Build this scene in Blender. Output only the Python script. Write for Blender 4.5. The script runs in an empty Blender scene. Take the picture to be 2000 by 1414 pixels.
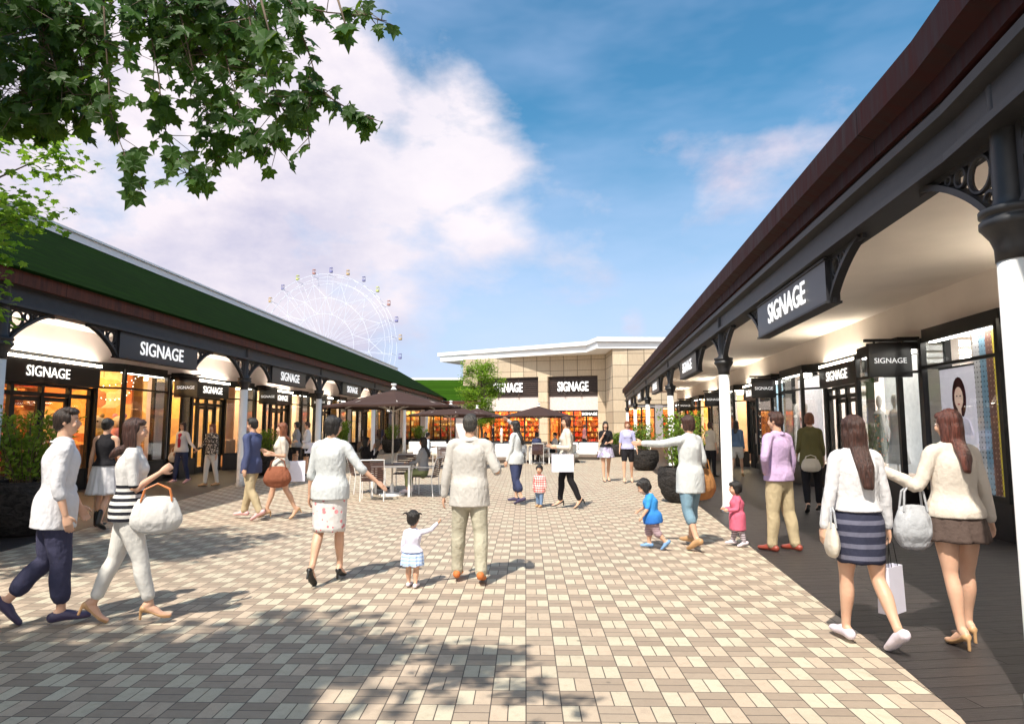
import bpy, bmesh, math, random
from mathutils import Vector, Matrix, noise
R = math.radians
random.seed(7)
sc = bpy.context.scene
COL = sc.collection
# ---------------------------------------------------------------- camera geometry (eye height, pitch) used to measure places on the plaza
F_PX, EYE, PITCH = 1250.0, 1.62, math.atan((832 - 707) / 1250.0)
def ray(x, y):
    a = (x - 1000) / F_PX; b = (707 - y) / F_PX
    return (a, math.cos(PITCH) - b * math.sin(PITCH), math.sin(PITCH) + b * math.cos(PITCH))
def gnd(x, y, h=0.0):
    r = ray(x, y); t = (h - EYE) / r[2]
    return Vector((r[0] * t, r[1] * t, h))
def at(x, y, Y):
    r = ray(x, y); t = Y / r[1]
    return Vector((r[0] * t, Y, EYE + r[2] * t))
# ---------------------------------------------------------------- object helpers
def props(o, label=None, cat=None, group=None, kind=None):
    if label: o['label'] = label
    if cat: o['category'] = cat
    if group: o['group'] = group
    if kind: o['kind'] = kind
    return o
def empty(name, loc=(0, 0, 0), rz=0.0, label=None, cat=None, group=None):
    o = bpy.data.objects.new(name, None); COL.objects.link(o)
    o.empty_display_size = .2
    o.location = loc; o.rotation_euler = (0, 0, rz)
    return props(o, label, cat, group)
def link(name, me, parent=None, mat=None, mtx=None):
    o = bpy.data.objects.new(name, me); COL.objects.link(o)
    if mat is not None and len(me.materials) == 0: me.materials.append(mat)
    if parent is not None: o.parent = parent
    if mtx is not None: o.matrix_local = mtx
    return o
def copy_tree(o, parent=None):
    c = o.copy(); COL.objects.link(c)
    if parent is not None: c.parent = parent
    for ch in list(o.children): copy_tree(ch, c)
    return c
class MB:
    def __init__(s): s.v = []; s.f = []
    def add(s, vs, fs):
        n = len(s.v); s.v += [tuple(v) for v in vs]; s.f += [tuple(i + n for i in f) for f in fs]; return s
    def box(s, x0, x1, y0, y1, z0, z1, m=None):
        vs = [Vector(p) for p in ((x0,y0,z0),(x1,y0,z0),(x1,y1,z0),(x0,y1,z0),(x0,y0,z1),(x1,y0,z1),(x1,y1,z1),(x0,y1,z1))]
        if m is not None: vs = [m @ v for v in vs]
        return s.add(vs, ((0,3,2,1),(4,5,6,7),(0,1,5,4),(1,2,6,5),(2,3,7,6),(3,0,4,7)))
    def bar(s, a, b, w, h, up=(0, 0, 1)):
        a = Vector(a); b = Vector(b); d = b - a; L = d.length
        if L < 1e-6: return s
        d.normalize(); up = Vector(up)
        if abs(d.dot(up)) > .99: up = Vector((1, 0, 0))
        x = d.cross(up).normalized(); z = x.cross(d)
        vs = []
        for p in (a, b):
            for i, j in ((-1,-1),(1,-1),(1,1),(-1,1)): vs.append(p + x * (i * w / 2) + z * (j * h / 2))
        return s.add(vs, ((0,3,2,1),(4,5,6,7),(0,1,5,4),(1,2,6,5),(2,3,7,6),(3,0,4,7)))
    def tube(s, pts, r, n=8, cap=True):
        pts = [Vector(p) for p in pts]; k = len(pts); rs = r if isinstance(r, (list, tuple)) else [r] * k
        vs = []; prev = None
        for i, p in enumerate(pts):
            t = (pts[min(i + 1, k - 1)] - pts[max(i - 1, 0)])
            t = t.normalized() if t.length > 1e-9 else Vector((0, 0, 1))
            if prev is None:
                a = Vector((0, 0, 1)) if abs(t.z) < .9 else Vector((1, 0, 0))
                x = t.cross(a).normalized()
            else:
                x = (prev - t * prev.dot(t)).normalized()
            prev = x; y = t.cross(x)
            for j in range(n):
                a = 2 * math.pi * j / n
                vs.append(p + (x * math.cos(a) + y * math.sin(a)) * rs[i])
        fs = [(i*n+j, i*n+(j+1)%n, (i+1)*n+(j+1)%n, (i+1)*n+j) for i in range(k-1) for j in range(n)]
        if cap: fs += [tuple(range(n))[::-1], tuple((k-1)*n+j for j in range(n))]
        return s.add(vs, fs)
    def lathe(s, prof, n=24, c=(0, 0, 0), cap=True):
        vs = []
        for r, z in prof:
            for j in range(n):
                a = 2 * math.pi * j / n
                vs.append((c[0] + r * math.cos(a), c[1] + r * math.sin(a), c[2] + z))
        k = len(prof)
        fs = [(i*n+j, i*n+(j+1)%n, (i+1)*n+(j+1)%n, (i+1)*n+j) for i in range(k-1) for j in range(n)]
        if cap: fs += [tuple(range(n))[::-1], tuple((k-1)*n+j for j in range(n))]
        return s.add(vs, fs)
    def prism(s, poly, z0, z1):           # poly ccw in xy
        n = len(poly)
        vs = [(p[0], p[1], z0) for p in poly] + [(p[0], p[1], z1) for p in poly]
        fs = [tuple(range(n))[::-1], tuple(range(n, 2*n))] + [(i, (i+1)%n, n+(i+1)%n, n+i) for i in range(n)]
        return s.add(vs, fs)
    def sweep(s, prof, path):
        """prof: list of (o,z) closed section; path: list of (origin(x,y), outward(x,y)); straight mitred sweep"""
        n = len(prof); vs = []
        for (px, py), (ox, oy) in path:
            for o, z in prof: vs.append((px + ox * o, py + oy * o, z))
        k = len(path)
        fs = [(i*n+j, i*n+(j+1)%n, (i+1)*n+(j+1)%n, (i+1)*n+j) for i in range(k-1) for j in range(n)]
        fs += [tuple(range(n))[::-1], tuple((k-1)*n+j for j in range(n))]
        return s.add(vs, fs)
    def mesh(s, name, smooth=False):
        me = bpy.data.meshes.new(name); me.from_pydata(s.v, [], s.f)
        me.validate(clean_customdata=False)
        bm = bmesh.new(); bm.from_mesh(me); bmesh.ops.recalc_face_normals(bm, faces=bm.faces); bm.to_mesh(me); bm.free()
        if smooth: me.shade_smooth() if hasattr(me, 'shade_smooth') else None
        return me
    def build(s, name, mat, parent=None, smooth=False, mtx=None, bevel=0):
        me = s.mesh(name, smooth)
        o = link(name, me, parent, mat, mtx)
        if bevel:
            b = o.modifiers.new('b', 'BEVEL'); b.width = bevel; b.segments = 2; b.limit_method = 'ANGLE'
        return o
# ---------------------------------------------------------------- shader helpers
class NT:
    def __init__(s, name):
        s.m = bpy.data.materials.new(name); s.m.use_nodes = True; s.t = s.m.node_tree
        s.b = s.t.nodes['Principled BSDF']; s.out = s.t.nodes['Material Output']
    def n(s, typ, **kw):
        x = s.t.nodes.new(typ)
        for k, v in kw.items(): setattr(x, k, v)
        return x
    def l(s, a, b): s.t.links.new(a, b)
    def inp(s, node, i, v):
        if hasattr(v, 'links') or isinstance(v, bpy.types.NodeSocket): s.l(v, node.inputs[i])
        else: node.inputs[i].default_value = v
    def math(s, op, a, b=0.0, c=None, clamp=False):
        x = s.n('ShaderNodeMath', operation=op, use_clamp=clamp); s.inp(x, 0, a); s.inp(x, 1, b)
        if c is not None: s.inp(x, 2, c)
        return x.outputs[0]
    def mix(s, f, a, b, mode='MIX'):
        x = s.n('ShaderNodeMix', data_type='RGBA', blend_type=mode)
        s.inp(x, 0, f); s.inp(x, 6, a if not isinstance(a, tuple) else (*a[:3], 1)); s.inp(x, 7, b if not isinstance(b, tuple) else (*b[:3], 1))
        return x.outputs[2]
    def noise(s, scale, detail=3, vec=None, rough=.5, out=0, dist=0):
        x = s.n('ShaderNodeTexNoise'); x.inputs['Scale'].default_value = scale; x.inputs['Detail'].default_value = detail
        x.inputs['Roughness'].default_value = rough; x.inputs['Distortion'].default_value = dist
        if vec is not None: s.l(vec, x.inputs['Vector'])
        return x.outputs[out]
    def obj(s): return s.n('ShaderNodeTexCoord').outputs['Object']
    def mapped(s, vec, scale=(1, 1, 1), loc=(0, 0, 0), rot=(0, 0, 0)):
        x = s.n('ShaderNodeMapping'); s.l(vec, x.inputs[0]); x.inputs['Scale'].default_value = scale
        x.inputs['Location'].default_value = loc; x.inputs['Rotation'].default_value = rot; return x.outputs[0]
    def sep(s, vec):
        x = s.n('ShaderNodeSeparateXYZ'); s.l(vec, x.inputs[0]); return x.outputs
    def comb(s, x_, y_, z_):
        x = s.n('ShaderNodeCombineXYZ'); s.inp(x, 0, x_); s.inp(x, 1, y_); s.inp(x, 2, z_); return x.outputs[0]
    def wn(s, vec, out=0):
        x = s.n('ShaderNodeTexWhiteNoise', noise_dimensions='3D'); s.l(vec, x.inputs['Vector']); return x.outputs[out]
    def remap(s, v, a, b, c=0.0, d=1.0):
        x = s.n('ShaderNodeMapRange'); s.inp(x, 0, v); x.inputs[1].default_value = a; x.inputs[2].default_value = b
        x.inputs[3].default_value = c; x.inputs[4].default_value = d; return x.outputs[0]
    def bump(s, h, strength=.3, dist=.01):
        x = s.n('ShaderNodeBump'); s.l(h, x.inputs['Height']); x.inputs['Strength'].default_value = strength
        x.inputs['Distance'].default_value = dist; s.l(x.outputs[0], s.b.inputs['Normal'])
    def set(s, color=None, rough=None, metal=None, spec=None, emis=None, es=0, sheen=None, coat=None):
        b = s.b.inputs
        if color is not None: s.inp(s.b, 'Base Color', (*color[:3], 1) if isinstance(color, tuple) else color)
        if rough is not None: s.inp(s.b, 'Roughness', rough)
        if metal is not None: b['Metallic'].default_value = metal
        if spec is not None: b['Specular IOR Level'].default_value = spec
        if emis is not None:
            s.inp(s.b, 'Emission Color', (*emis[:3], 1) if isinstance(emis, tuple) else emis); s.inp(s.b, 'Emission Strength', es)
        if sheen is not None: b['Sheen Weight'].default_value = sheen
        if coat is not None: b['Coat Weight'].default_value = coat
        return s.m
MATS = {}
def M(name, color, rough=.6, metal=0.0, var=.12, vs=8.0, bump=0.0, bs=60.0, spec=.5, emis=None, es=0, coat=None):
    """plain procedural paint / cloth / plastic with slight mottling and bump"""
    if name in MATS: return MATS[name]
    t = NT(name); o = t.obj()
    n = t.noise(vs, 4, o)
    k = t.remap(n, .3, .7, 1 - var, 1 + var)
    mul = t.n('ShaderNodeMix', data_type='RGBA', blend_type='MULTIPLY'); mul.inputs[0].default_value = 1
    mul.inputs[6].default_value = (*color, 1)
    c = t.comb(k, k, k); t.l(c, mul.inputs[7])
    t.set(mul.outputs[2], rough, metal, spec, emis, es, coat=coat)
    if bump: t.bump(t.noise(bs, 4, o), bump, .01)
    MATS[name] = t.m
    return t.m
def cloth(name, color, wr=.55, rough=.85, scale=7.0, fn=None):
    """cloth: folds and weave as bump; fn(t, obj) may return a colour socket for a printed pattern"""
    if name in MATS: return MATS[name]
    t = NT(name); o = t.obj()
    col = fn(t, o) if fn else None
    n = t.noise(scale, 3, t.mapped(o, (1, 1, .45), rot=(.3, .5, 0)), dist=.8)
    k = t.remap(n, .3, .7, .955, 1.03)
    mul = t.n('ShaderNodeMix', data_type='RGBA', blend_type='MULTIPLY'); mul.inputs[0].default_value = 1
    if col is None: mul.inputs[6].default_value = (*color, 1)
    else: t.l(col, mul.inputs[6])
    t.l(t.comb(k, k, k), mul.inputs[7])
    t.set(mul.outputs[2], rough, 0, .25)
    t.bump(t.math('ADD', n, t.math('MULTIPLY', t.noise(scale*4, 2, o), .25)), wr, .04)
    MATS[name] = t.m
    return t.m
# ---------------------------------------------------------------- setting materials
def m_paving():
    t = NT('paving'); o = t.obj(); A = .205
    u, v, _ = t.sep(t.mapped(o, rot=(0, 0, R(1.2))))
    u = t.math('DIVIDE', u, A); v = t.math('DIVIDE', v, A)
    fu = t.math('FLOOR', u); fv = t.math('FLOOR', v)
    ck = t.math('FLOORED_MODULO', t.math('ADD', fu, fv), 2.0)       # 1 = light squares
    ru = t.math('SUBTRACT', u, fu); rv = t.math('SUBTRACT', v, fv)
    # position across the pair of bricks
    a = t.mix(ck, (0, 0, 0), (1, 1, 1))
    def sel(p, q): return t.math('ADD', t.math('MULTIPLY', p, t.math('SUBTRACT', 1.0, ck)), t.math('MULTIPLY', q, ck))
    w = sel(rv, ru); half = t.math('GREATER_THAN', w, .5)
    bid = t.comb(fu, fv, half); rnd = t.wn(bid); rnd2 = t.wn(t.comb(fv, fu, t.math('ADD', half, 3.0)))
    def edge(p): return t.math('MINIMUM', p, t.math('SUBTRACT', 1.0, p))
    e1 = t.math('MINIMUM', edge(ru), edge(rv)); e2 = t.math('ABSOLUTE', t.math('SUBTRACT', w, .5))
    e = t.math('MINIMUM', e1, e2)
    joint = t.remap(e, .010, .022)
    dark = t.mix(rnd, (.30, .232, .175), (.385, .305, .23))
    cream = t.mix(rnd, (.60, .53, .40), (.54, .475, .355))
    pink = t.mix(rnd, (.56, .445, .335), (.505, .40, .30))
    light = t.mix(t.math('GREATER_THAN', rnd2, .52), cream, pink)
    c = t.mix(ck, dark, light)
    big = t.noise(.35, 4, o); c = t.mix(t.remap(big, .35, .7, 0, .28), c, (.30, .25, .19))
    g = t.noise(260, 2, o); c = t.mix(t.remap(g, .35, .65, 0, .22), c, (.16, .12, .09))
    g2 = t.noise(14, 5, o, .65); c = t.mix(t.remap(g2, .5, .8, 0, .35), c, (.24, .19, .15))
    st = t.remap(t.noise(1.1, 6, o, .7), .56, .72, 0, .30); c = t.mix(st, c, (.17, .135, .105))
    gv = t.n('ShaderNodeTexVoronoi'); gv.inputs['Scale'].default_value = 2.2; t.l(o, gv.inputs['Vector'])
    c = t.mix(t.remap(gv.outputs['Distance'], .052, .03, 0, .6), c, (.10, .085, .07))
    c = t.mix(joint, (.07, .055, .045), c)
    t.set(c, t.remap(g2, .3, .7, .62, .85), 0, .35)
    hgt = t.math('ADD', t.math('ADD', joint, t.math('MULTIPLY', rnd, .25)), t.math('MULTIPLY', g, .3))
    t.bump(hgt, .35, .006)
    return t.m
def m_boards(name, rot):
    t = NT(name); o = t.obj(); W = .145
    u, v, _ = t.sep(t.mapped(o, rot=(0, 0, rot)))
    v2 = t.math('DIVIDE', v, W); fv = t.math('FLOOR', v2); rv = t.math('SUBTRACT', v2, fv)
    r1 = t.wn(t.comb(fv, 7.0, 1.0))
    u2 = t.math('DIVIDE', t.math('ADD', u, t.math('MULTIPLY', r1, 9.0)), 2.6); fu = t.math('FLOOR', u2); ru = t.math('SUBTRACT', u2, fu)
    rnd = t.wn(t.comb(fu, fv, 2.0))
    e = t.math('MINIMUM', rv, t.math('SUBTRACT', 1.0, rv)); j = t.remap(e, .015, .045)
    e2 = t.math('MINIMUM', ru, t.math('SUBTRACT', 1.0, ru)); j = t.math('MULTIPLY', j, t.remap(e2, .001, .003))
    grain = t.noise(3.5, 6, t.mapped(t.comb(u, v, rnd), (1.2, 26, 5)), .65, dist=.6)
    c = t.mix(grain, (.012, .010, .010), (.050, .042, .041))
    c = t.mix(t.math('MULTIPLY', rnd, .45), c, (.055, .044, .040))
    c = t.mix(j, (.006, .005, .005), c)
    t.set(c, t.remap(grain, .3, .7, .42, .62), 0, .4)
    t.bump(t.math('ADD', t.math('MULTIPLY', j, 1.4), t.math('MULTIPLY', grain, .5)), .45, .008)
    return t.m
def m_tiles(name, col, pitch=.17):
    t = NT(name); o = t.obj(); x, y, z = t.sep(o)
    w = t.math('DIVIDE', z, pitch); fr = t.math('FRACT', w); row = t.math('FLOOR', w)
    y2 = t.math('ADD', t.math('DIVIDE', y, .3), t.math('MULTIPLY', row, .5)); fy = t.math('FRACT', y2)
    rnd = t.wn(t.comb(row, t.math('FLOOR', y2), 1.0))
    c = t.mix(rnd, tuple(k * .82 for k in col), tuple(k * 1.18 for k in col)); c = t.mix(t.remap(t.noise(.25, 5, o), .4, .75, 0, .25), c, tuple(k * 1.7 + .001 for k in col))
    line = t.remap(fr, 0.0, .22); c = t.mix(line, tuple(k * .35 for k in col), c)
    j = t.remap(t.math('MINIMUM', fy, t.math('SUBTRACT', 1.0, fy)), .0, .05); c = t.mix(j, tuple(k * .6 for k in col), c)
    t.set(c, .9, 0, .03)
    t.bump(t.math('MULTIPLY', fr, line), .8, .03)
    return t.m
def m_stone():
    t = NT('stone_tiles'); o = t.obj(); x, y, z = t.sep(o)
    # wall tiles 1.25 m wide, .95 m high; horizontal axis = along the dominant wall direction
    h = t.math('ADD', t.math('MULTIPLY', x, 1.0), t.math('MULTIPLY', y, -.35))
    u = t.math('DIVIDE', h, 1.3); v = t.math('DIVIDE', z, .92)
    fu = t.math('FLOOR', u); fv = t.math('FLOOR', v); ru = t.math('SUBTRACT', u, fu); rv = t.math('SUBTRACT', v, fv)
    e = t.math('MINIMUM', t.math('MINIMUM', ru, t.math('SUBTRACT', 1.0, ru)), t.math('MINIMUM', rv, t.math('SUBTRACT', 1.0, rv)))
    rnd = t.wn(t.comb(fu, fv, 5.0))
    c = t.mix(rnd, (.44, .35, .25), (.62, .51, .37))
    st = t.noise(2.2, 6, t.mapped(o, (5, 5, .8)), .7); c = t.mix(t.remap(st, .35, .7, 0, .55), c, (.33, .26, .185))
    fine = t.noise(30, 4, o); c = t.mix(t.remap(fine, .4, .7, 0, .35), c, (.56, .46, .33))
    c = t.mix(t.remap(e, .008, .03), (.10, .08, .055), c)
    t.set(c, .85); t.bump(t.math('ADD', t.remap(e, .0, .03), t.math('MULTIPLY', fine, .4)), .4, .02)
    return t.m
def m_glass():
    t = NT('shop_glass'); tr = t.n('ShaderNodeBsdfTransparent'); gl = t.n('ShaderNodeBsdfGlossy'); gl.inputs['Roughness'].default_value = .01
    tr.inputs[0].default_value = (.93, .95, .95, 1)
    lw = t.n('ShaderNodeLayerWeight'); lw.inputs[0].default_value = .5
    mx = t.n('ShaderNodeMixShader'); t.l(t.math('ADD', t.math('MULTIPLY', t.math('POWER', lw.outputs['Facing'], 4.0), .5), .035, clamp=True), mx.inputs[0]); t.l(tr.outputs[0], mx.inputs[1]); t.l(gl.outputs[0], mx.inputs[2])
    t.l(mx.outputs[0], t.out.inputs[0]); return t.m
def m_leaf(name, c0, c1, tr=.45):
    t = NT(name); o = t.obj()
    g = t.n('ShaderNodeNewGeometry'); rnd = g.outputs['Random Per Island']
    c = t.mix(rnd, c0, c1); c = t.mix(t.remap(t.noise(1.5, 3, o), .35, .65, 0, .5), c, tuple(k * .7 for k in c0))
    d = t.n('ShaderNodeBsdfTranslucent'); t.l(t.mix(.5, c, (.20, .32, .02)), d.inputs[0])
    t.set(c, .5, 0, .3)
    mx = t.n('ShaderNodeMixShader'); mx.inputs[0].default_value = tr
    t.l(t.b.outputs[0], mx.inputs[1]); t.l(d.outputs[0], mx.inputs[2]); t.l(mx.outputs[0], t.out.inputs[0]); return t.m
WHITE = M('white_paint', (.80, .79, .78), .45, var=.03)
def m_post():
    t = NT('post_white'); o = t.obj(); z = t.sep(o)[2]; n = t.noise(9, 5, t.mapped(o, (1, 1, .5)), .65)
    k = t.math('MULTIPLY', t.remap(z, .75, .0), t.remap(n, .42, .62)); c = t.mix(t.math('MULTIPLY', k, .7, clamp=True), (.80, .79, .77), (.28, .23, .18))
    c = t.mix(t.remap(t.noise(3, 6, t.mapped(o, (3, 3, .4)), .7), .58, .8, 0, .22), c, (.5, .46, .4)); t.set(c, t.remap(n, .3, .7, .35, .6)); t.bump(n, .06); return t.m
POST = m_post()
DARK = M('charcoal_iron', (.026, .026, .029), .5, .1, var=.15, bump=.05)
BLACK = M('black_frame', (.012, .012, .012), .4, .2)
PLINTH = M('dark_plinth', (.018, .014, .013), .35)
CREAM = M('cream_plaster', (.91, .83, .76), .85, var=.04, vs=1.5, bump=.06, bs=90)
PINKW = M('pale_plaster', (.80, .72, .70), .85, var=.04, vs=1.5, bump=.06, bs=90)
def m_fascia(name, col):
    t = NT(name); o = t.obj(); x, y, z = t.sep(o); f = t.math('FRACT', t.math('DIVIDE', y, 2.4)); seam = t.remap(t.math('MINIMUM', f, t.math('SUBTRACT', 1.0, f)), .0015, .004)
    n = t.noise(3, 6, t.mapped(o, (1, 5, .6)), .65); c = t.mix(t.remap(n, .35, .7), tuple(k * .6 for k in col), tuple(k * 1.5 for k in col))
    t.set(t.mix(seam, (.002, .001, .001), c), t.remap(n, .3, .7, .5, .8), 0, .15); t.bump(t.math('ADD', seam, t.math('MULTIPLY', n, .3)), .4, .01); return t.m
FASC_R = m_fascia('maroon_metal', (.030, .007, .007))
FASC_L = m_fascia('brown_fascia', (.085, .032, .022))
GREEN = m_tiles('green_roof_tiles', (.0042, .0145, .0010))
REDROOF = m_tiles('maroon_roof_tiles', (.07, .025, .02))
STONE = m_stone(); GLASS = m_glass()
STRIP = M('light_strip', (.9, .85, .75), .5, emis=(1, .90, .72), es=14)
LETTER = M('white_letters', (.85, .85, .85), .4, var=.02, emis=(1, 1, 1), es=.35)  # white paint with a small glow added so the letters read bright
LETTER_LIT = M('lit_letters', (.9, .88, .84), .4, var=.02, emis=(1, .95, .88), es=.9)
SIGNB = M('sign_face', (.022, .022, .026), .35, var=.08)
SIGNK = M('black_sign_face', (.008, .006, .006), .3, var=.08)
# ---------------------------------------------------------------- world, sun, camera
SX, SY = .32, .62                                     # ground shift of a shadow per metre of height
sun_el = math.atan(1 / math.hypot(SX, SY)); sun_az = math.atan2(-SX, -SY)   # azimuth of the sun measured from +Y towards +X
def world():
    w = bpy.data.worlds.new('World'); sc.world = w; w.use_nodes = True; nt = w.node_tree
    class W(NT):
        def __init__(s): s.t = nt
    t = W(); bg = nt.nodes['Background']
    sky = t.n('ShaderNodeTexSky', sky_type='NISHITA'); sky.sun_disc = False; sky.sun_elevation = sun_el; sky.sun_rotation = sun_az
    sky.air_density = 1.3; sky.dust_density = 1.2; sky.ozone_density = 2.5; sky.altitude = 10
    d = t.n('ShaderNodeTexCoord').outputs['Generated']
    x, y, z = t.sep(d)
    def blob(px, py, rad, sharp=1.0):
        v = Vector(ray(px, py)).normalized()
        vm = t.n('ShaderNodeVectorMath', operation='DISTANCE'); t.l(d, vm.inputs[0]); vm.inputs[1].default_value = v
        return t.remap(vm.outputs['Value'], rad, rad * .15, 0, sharp)
    warp = t.mapped(d, (1, 1, 1.7))
    n1 = t.noise(2.6, 8, warp, .56, dist=.35); n2 = t.noise(9, 6, warp, .6)
    n = t.math('ADD', t.math('MULTIPLY', n1, .8), t.math('MULTIPLY', n2, .28))
    m = None
    for b in ((560, 260, .66, .46), (860, 300, .28, .46), (930, 450, .22, .42), (250, 430, .60, .44), (100, 250, .6, .42), (420, 520, .40, .42), (960, 520, .16, .34),
              (1480, 330, .28, .40), (1620, 240, .24, .38), (1235, 628, .07, .36), (1150, 655, .14, .24), (640, 520, .34, .34), (1120, 560, .30, .29), (1250, 480, .22, .22)):
        q = blob(*b); m = q if m is None else t.math('MAXIMUM', m, q)
    # the rest of the dome, behind and beside the viewer
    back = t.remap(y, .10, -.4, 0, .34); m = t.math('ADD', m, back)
    hole = t.math('ADD', blob(1450, -50, .50, .16), blob(1000, 10, .25, .14)); m = t.math('SUBTRACT', m, hole)
    dens = t.remap(t.math('ADD', n, m), .75, .93)
    soft = t.math('POWER', dens, 1.15)
    skyc = t.mix(1.0, sky.outputs[0], (.034, .071, .080), 'MULTIPLY')
    low = t.remap(z, .42, -.02, 0, .95)
    skyc = t.mix(low, skyc, (.37, .385, .53))
    veil = t.remap(t.noise(1.7, 5, t.mapped(d, (1, 1, 3)), .6), .42, .8, 0, .42)
    skyc = t.mix(veil, skyc, (.38, .43, .60))
    shade = t.remap(t.noise(3.6, 7, t.mapped(d, (1, 1, 1.8), loc=(.3, .1, .06)), .6), .40, .62)
    shade = t.math('MULTIPLY', shade, t.remap(z, .10, .38, .55, 1))
    cl = t.mix(shade, (.32, .315, .405), (.525, .48, .505))
    cl = t.mix(blob(900, 320, .30, .75), cl, (.545, .51, .525))
    cl = t.mix(t.remap(y, .05, -.45), cl, (.9, .86, .84))  # unseen cloud behind the viewer, brightened as added fill for the shaded arcades
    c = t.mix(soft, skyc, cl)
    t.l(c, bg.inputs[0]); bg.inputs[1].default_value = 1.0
world()
sd = bpy.data.lights.new('sun', 'SUN'); sd.energy = 3.5; sd.angle = R(.9); sd.color = (1, .93, .82)
so = bpy.data.objects.new('sun', sd); COL.objects.link(so)
so.rotation_euler = Vector((SX, SY, -1)).to_track_quat('-Z', 'Y').to_euler(); so.location = (-10, -15, 25)
cd = bpy.data.cameras.new('camera'); cd.sensor_width = 36; cd.lens = F_PX / 2000 * 36; cd.clip_start = .05; cd.clip_end = 3000
co = bpy.data.objects.new('camera', cd); COL.objects.link(co); co.location = (0, 0, EYE); co.rotation_euler = (math.pi / 2 + PITCH, 0, 0); sc.camera = co
sc.view_settings.view_transform = 'Standard'; sc.view_settings.look = 'None'; sc.view_settings.gamma = 1; sc.view_settings.exposure = 1.0
sc.cycles.max_bounces = 8; sc.cycles.transparent_max_bounces = 16; sc.cycles.sample_clamp_indirect = 6
try: sc.cycles.use_denoising = True
except Exception: pass
# ---------------------------------------------------------------- ground
AR, AL = R(7.1), R(2.0)
PR = Vector((4.07, 12.25, 0)); PL = Vector((-7.25, 17.53, 0))
def rw(s, o): return Vector((PR.x + s * math.sin(AR) + o * math.cos(AR), PR.y + s * math.cos(AR) - o * math.sin(AR), 0))
def lw(s, o): return Vector((PL.x + s * math.sin(AL) - o * math.cos(AL), PL.y + s * math.cos(AL) + o * math.sin(AL), 0))
b = MB(); b.add([(-900, -300, 0), (900, -300, 0), (900, 1500, 0), (-900, 1500, 0)], [(0, 1, 2, 3)])
props(b.build('ground', M('asphalt_ground', (.10, .095, .09), .9, bump=.2)), kind='structure')
b = MB(); b.box(-14, 22, -12, 66, -.02, .010)
props(b.build('plaza_paving', m_paving()), kind='structure')
def slab(name, poly, z, mat):
    b = MB(); b.prism(poly, 0.0, z); return props(b.build(name, mat), kind='structure')
e = [(1.9, -12), (1.95, 1.0), (2.25, 3.0), (2.50, 3.75), (2.62, 4.45), (3.68, 12.34), (8.2, 48.6), (22, 48.6), (22, -12)]
slab('boardwalk', e[::-1], .016, m_boards('dark_boards', -AR))
e = [(-14, -12), (-6.2, -12), (-6.15, 4), (-6.8, 10.8), (-7.8, 18.6), (-7.9, 24), (-7.4, 36), (-6.2, 56), (-14, 56)]
slab('boardwalk.001', e, .016, m_boards('dark_boards_left', -AL))
# ---------------------------------------------------------------- lettering
def text_mesh(body, h, width, ext=.012, bold=.0):
    cu = bpy.data.curves.new('lettering', 'FONT'); cu.body = body; cu.size = 1.0; cu.extrude = ext; cu.offset = bold
    cu.align_x = 'CENTER'; cu.align_y = 'CENTER'; cu.resolution_u = 3
    o = bpy.data.objects.new('lettering', cu); COL.objects.link(o)
    dg = bpy.context.evaluated_depsgraph_get(); me = bpy.data.meshes.new_from_object(o.evaluated_get(dg))
    bpy.data.objects.remove(o); bpy.data.curves.remove(cu)
    xs = [v.co.x for v in me.vertices]; ys = [v.co.y for v in me.vertices]
    cx, cy = (min(xs) + max(xs)) / 2, (min(ys) + max(ys)) / 2; kx = width / (max(xs) - min(xs)); ky = h / (max(ys) - min(ys))
    for v in me.vertices: v.co.x = (v.co.x - cx) * kx; v.co.y = (v.co.y - cy) * ky
    return me
T_BEAM = text_mesh('SIGNAGE', .27, 1.55, .005, .010); T_BEAM.materials.append(LETTER)
T_SHOP = text_mesh('SIGNAGE', .24, 1.34, .004, .004); T_SHOP.materials.append(LETTER_LIT)
T_BLADE = text_mesh('SIGNAGE', .095, .55, .003, .0); T_BLADE.materials.append(LETTER)
T_BIG = text_mesh('SIGNAGE', .85, 2.75, .05, .024); T_BIG.materials.append(LETTER)
def face_mtx(p, n, rot=0):
    n = Vector(n).normalized(); z = Vector((0, 0, 1)); x = z.cross(n) * 1.0
    m = Matrix((( x.x, 0, n.x, p[0]), (x.y, 0, n.y, p[1]), (x.z, 1, n.z, p[2]), (0, 0, 0, 1)))
    return m
# ---------------------------------------------------------------- ironwork bracket meshes: local y along the beam from the corner, z below the beam
def bracket_mesh(W, Hh, rings, name):
    b = MB(); N = 16
    PW = 2 / 1.35; arc = [Vector((0, W - W * math.cos(math.pi/2*i/N) ** PW, -Hh + Hh * math.sin(math.pi/2*i/N) ** PW)) for i in range(N + 1)]
    for i in range(N): b.bar(arc[i], arc[i+1], .045, .085, (1, 0, 0))
    b.bar((0, .018, -Hh - .02), (0, .018, .01), .05, .036, (1, 0, 0)); b.bar((0, 0, -.016), (0, W + .05, -.016), .05, .032, (1, 0, 0))
    for (cy, cz, r) in rings:
        for sgn in (-1, 1):
            pass
        n = 20; t = .016
        vs = []
        for j in range(n):
            a = 2*math.pi*j/n
            for k in range(6):
                bb = 2*math.pi*k/6; rr = r + t*math.cos(bb)
                vs.append((1.4*t*math.sin(bb), cy + rr*math.cos(a), cz + rr*math.sin(a)))
        fs = [(j*6+k, ((j+1)%n)*6+k, ((j+1)%n)*6+(k+1)%6, j*6+(k+1)%6) for j in range(n) for k in range(6)]
        b.add(vs, fs)
    me = b.mesh(name); me.materials.append(DARK); return me
BR_COL = bracket_mesh(.86, .55, ((.165, -.155, .118), (.375, -.095, .062), (.078, -.355, .055), (.515, -.062, .034)), 'bracket')
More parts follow.
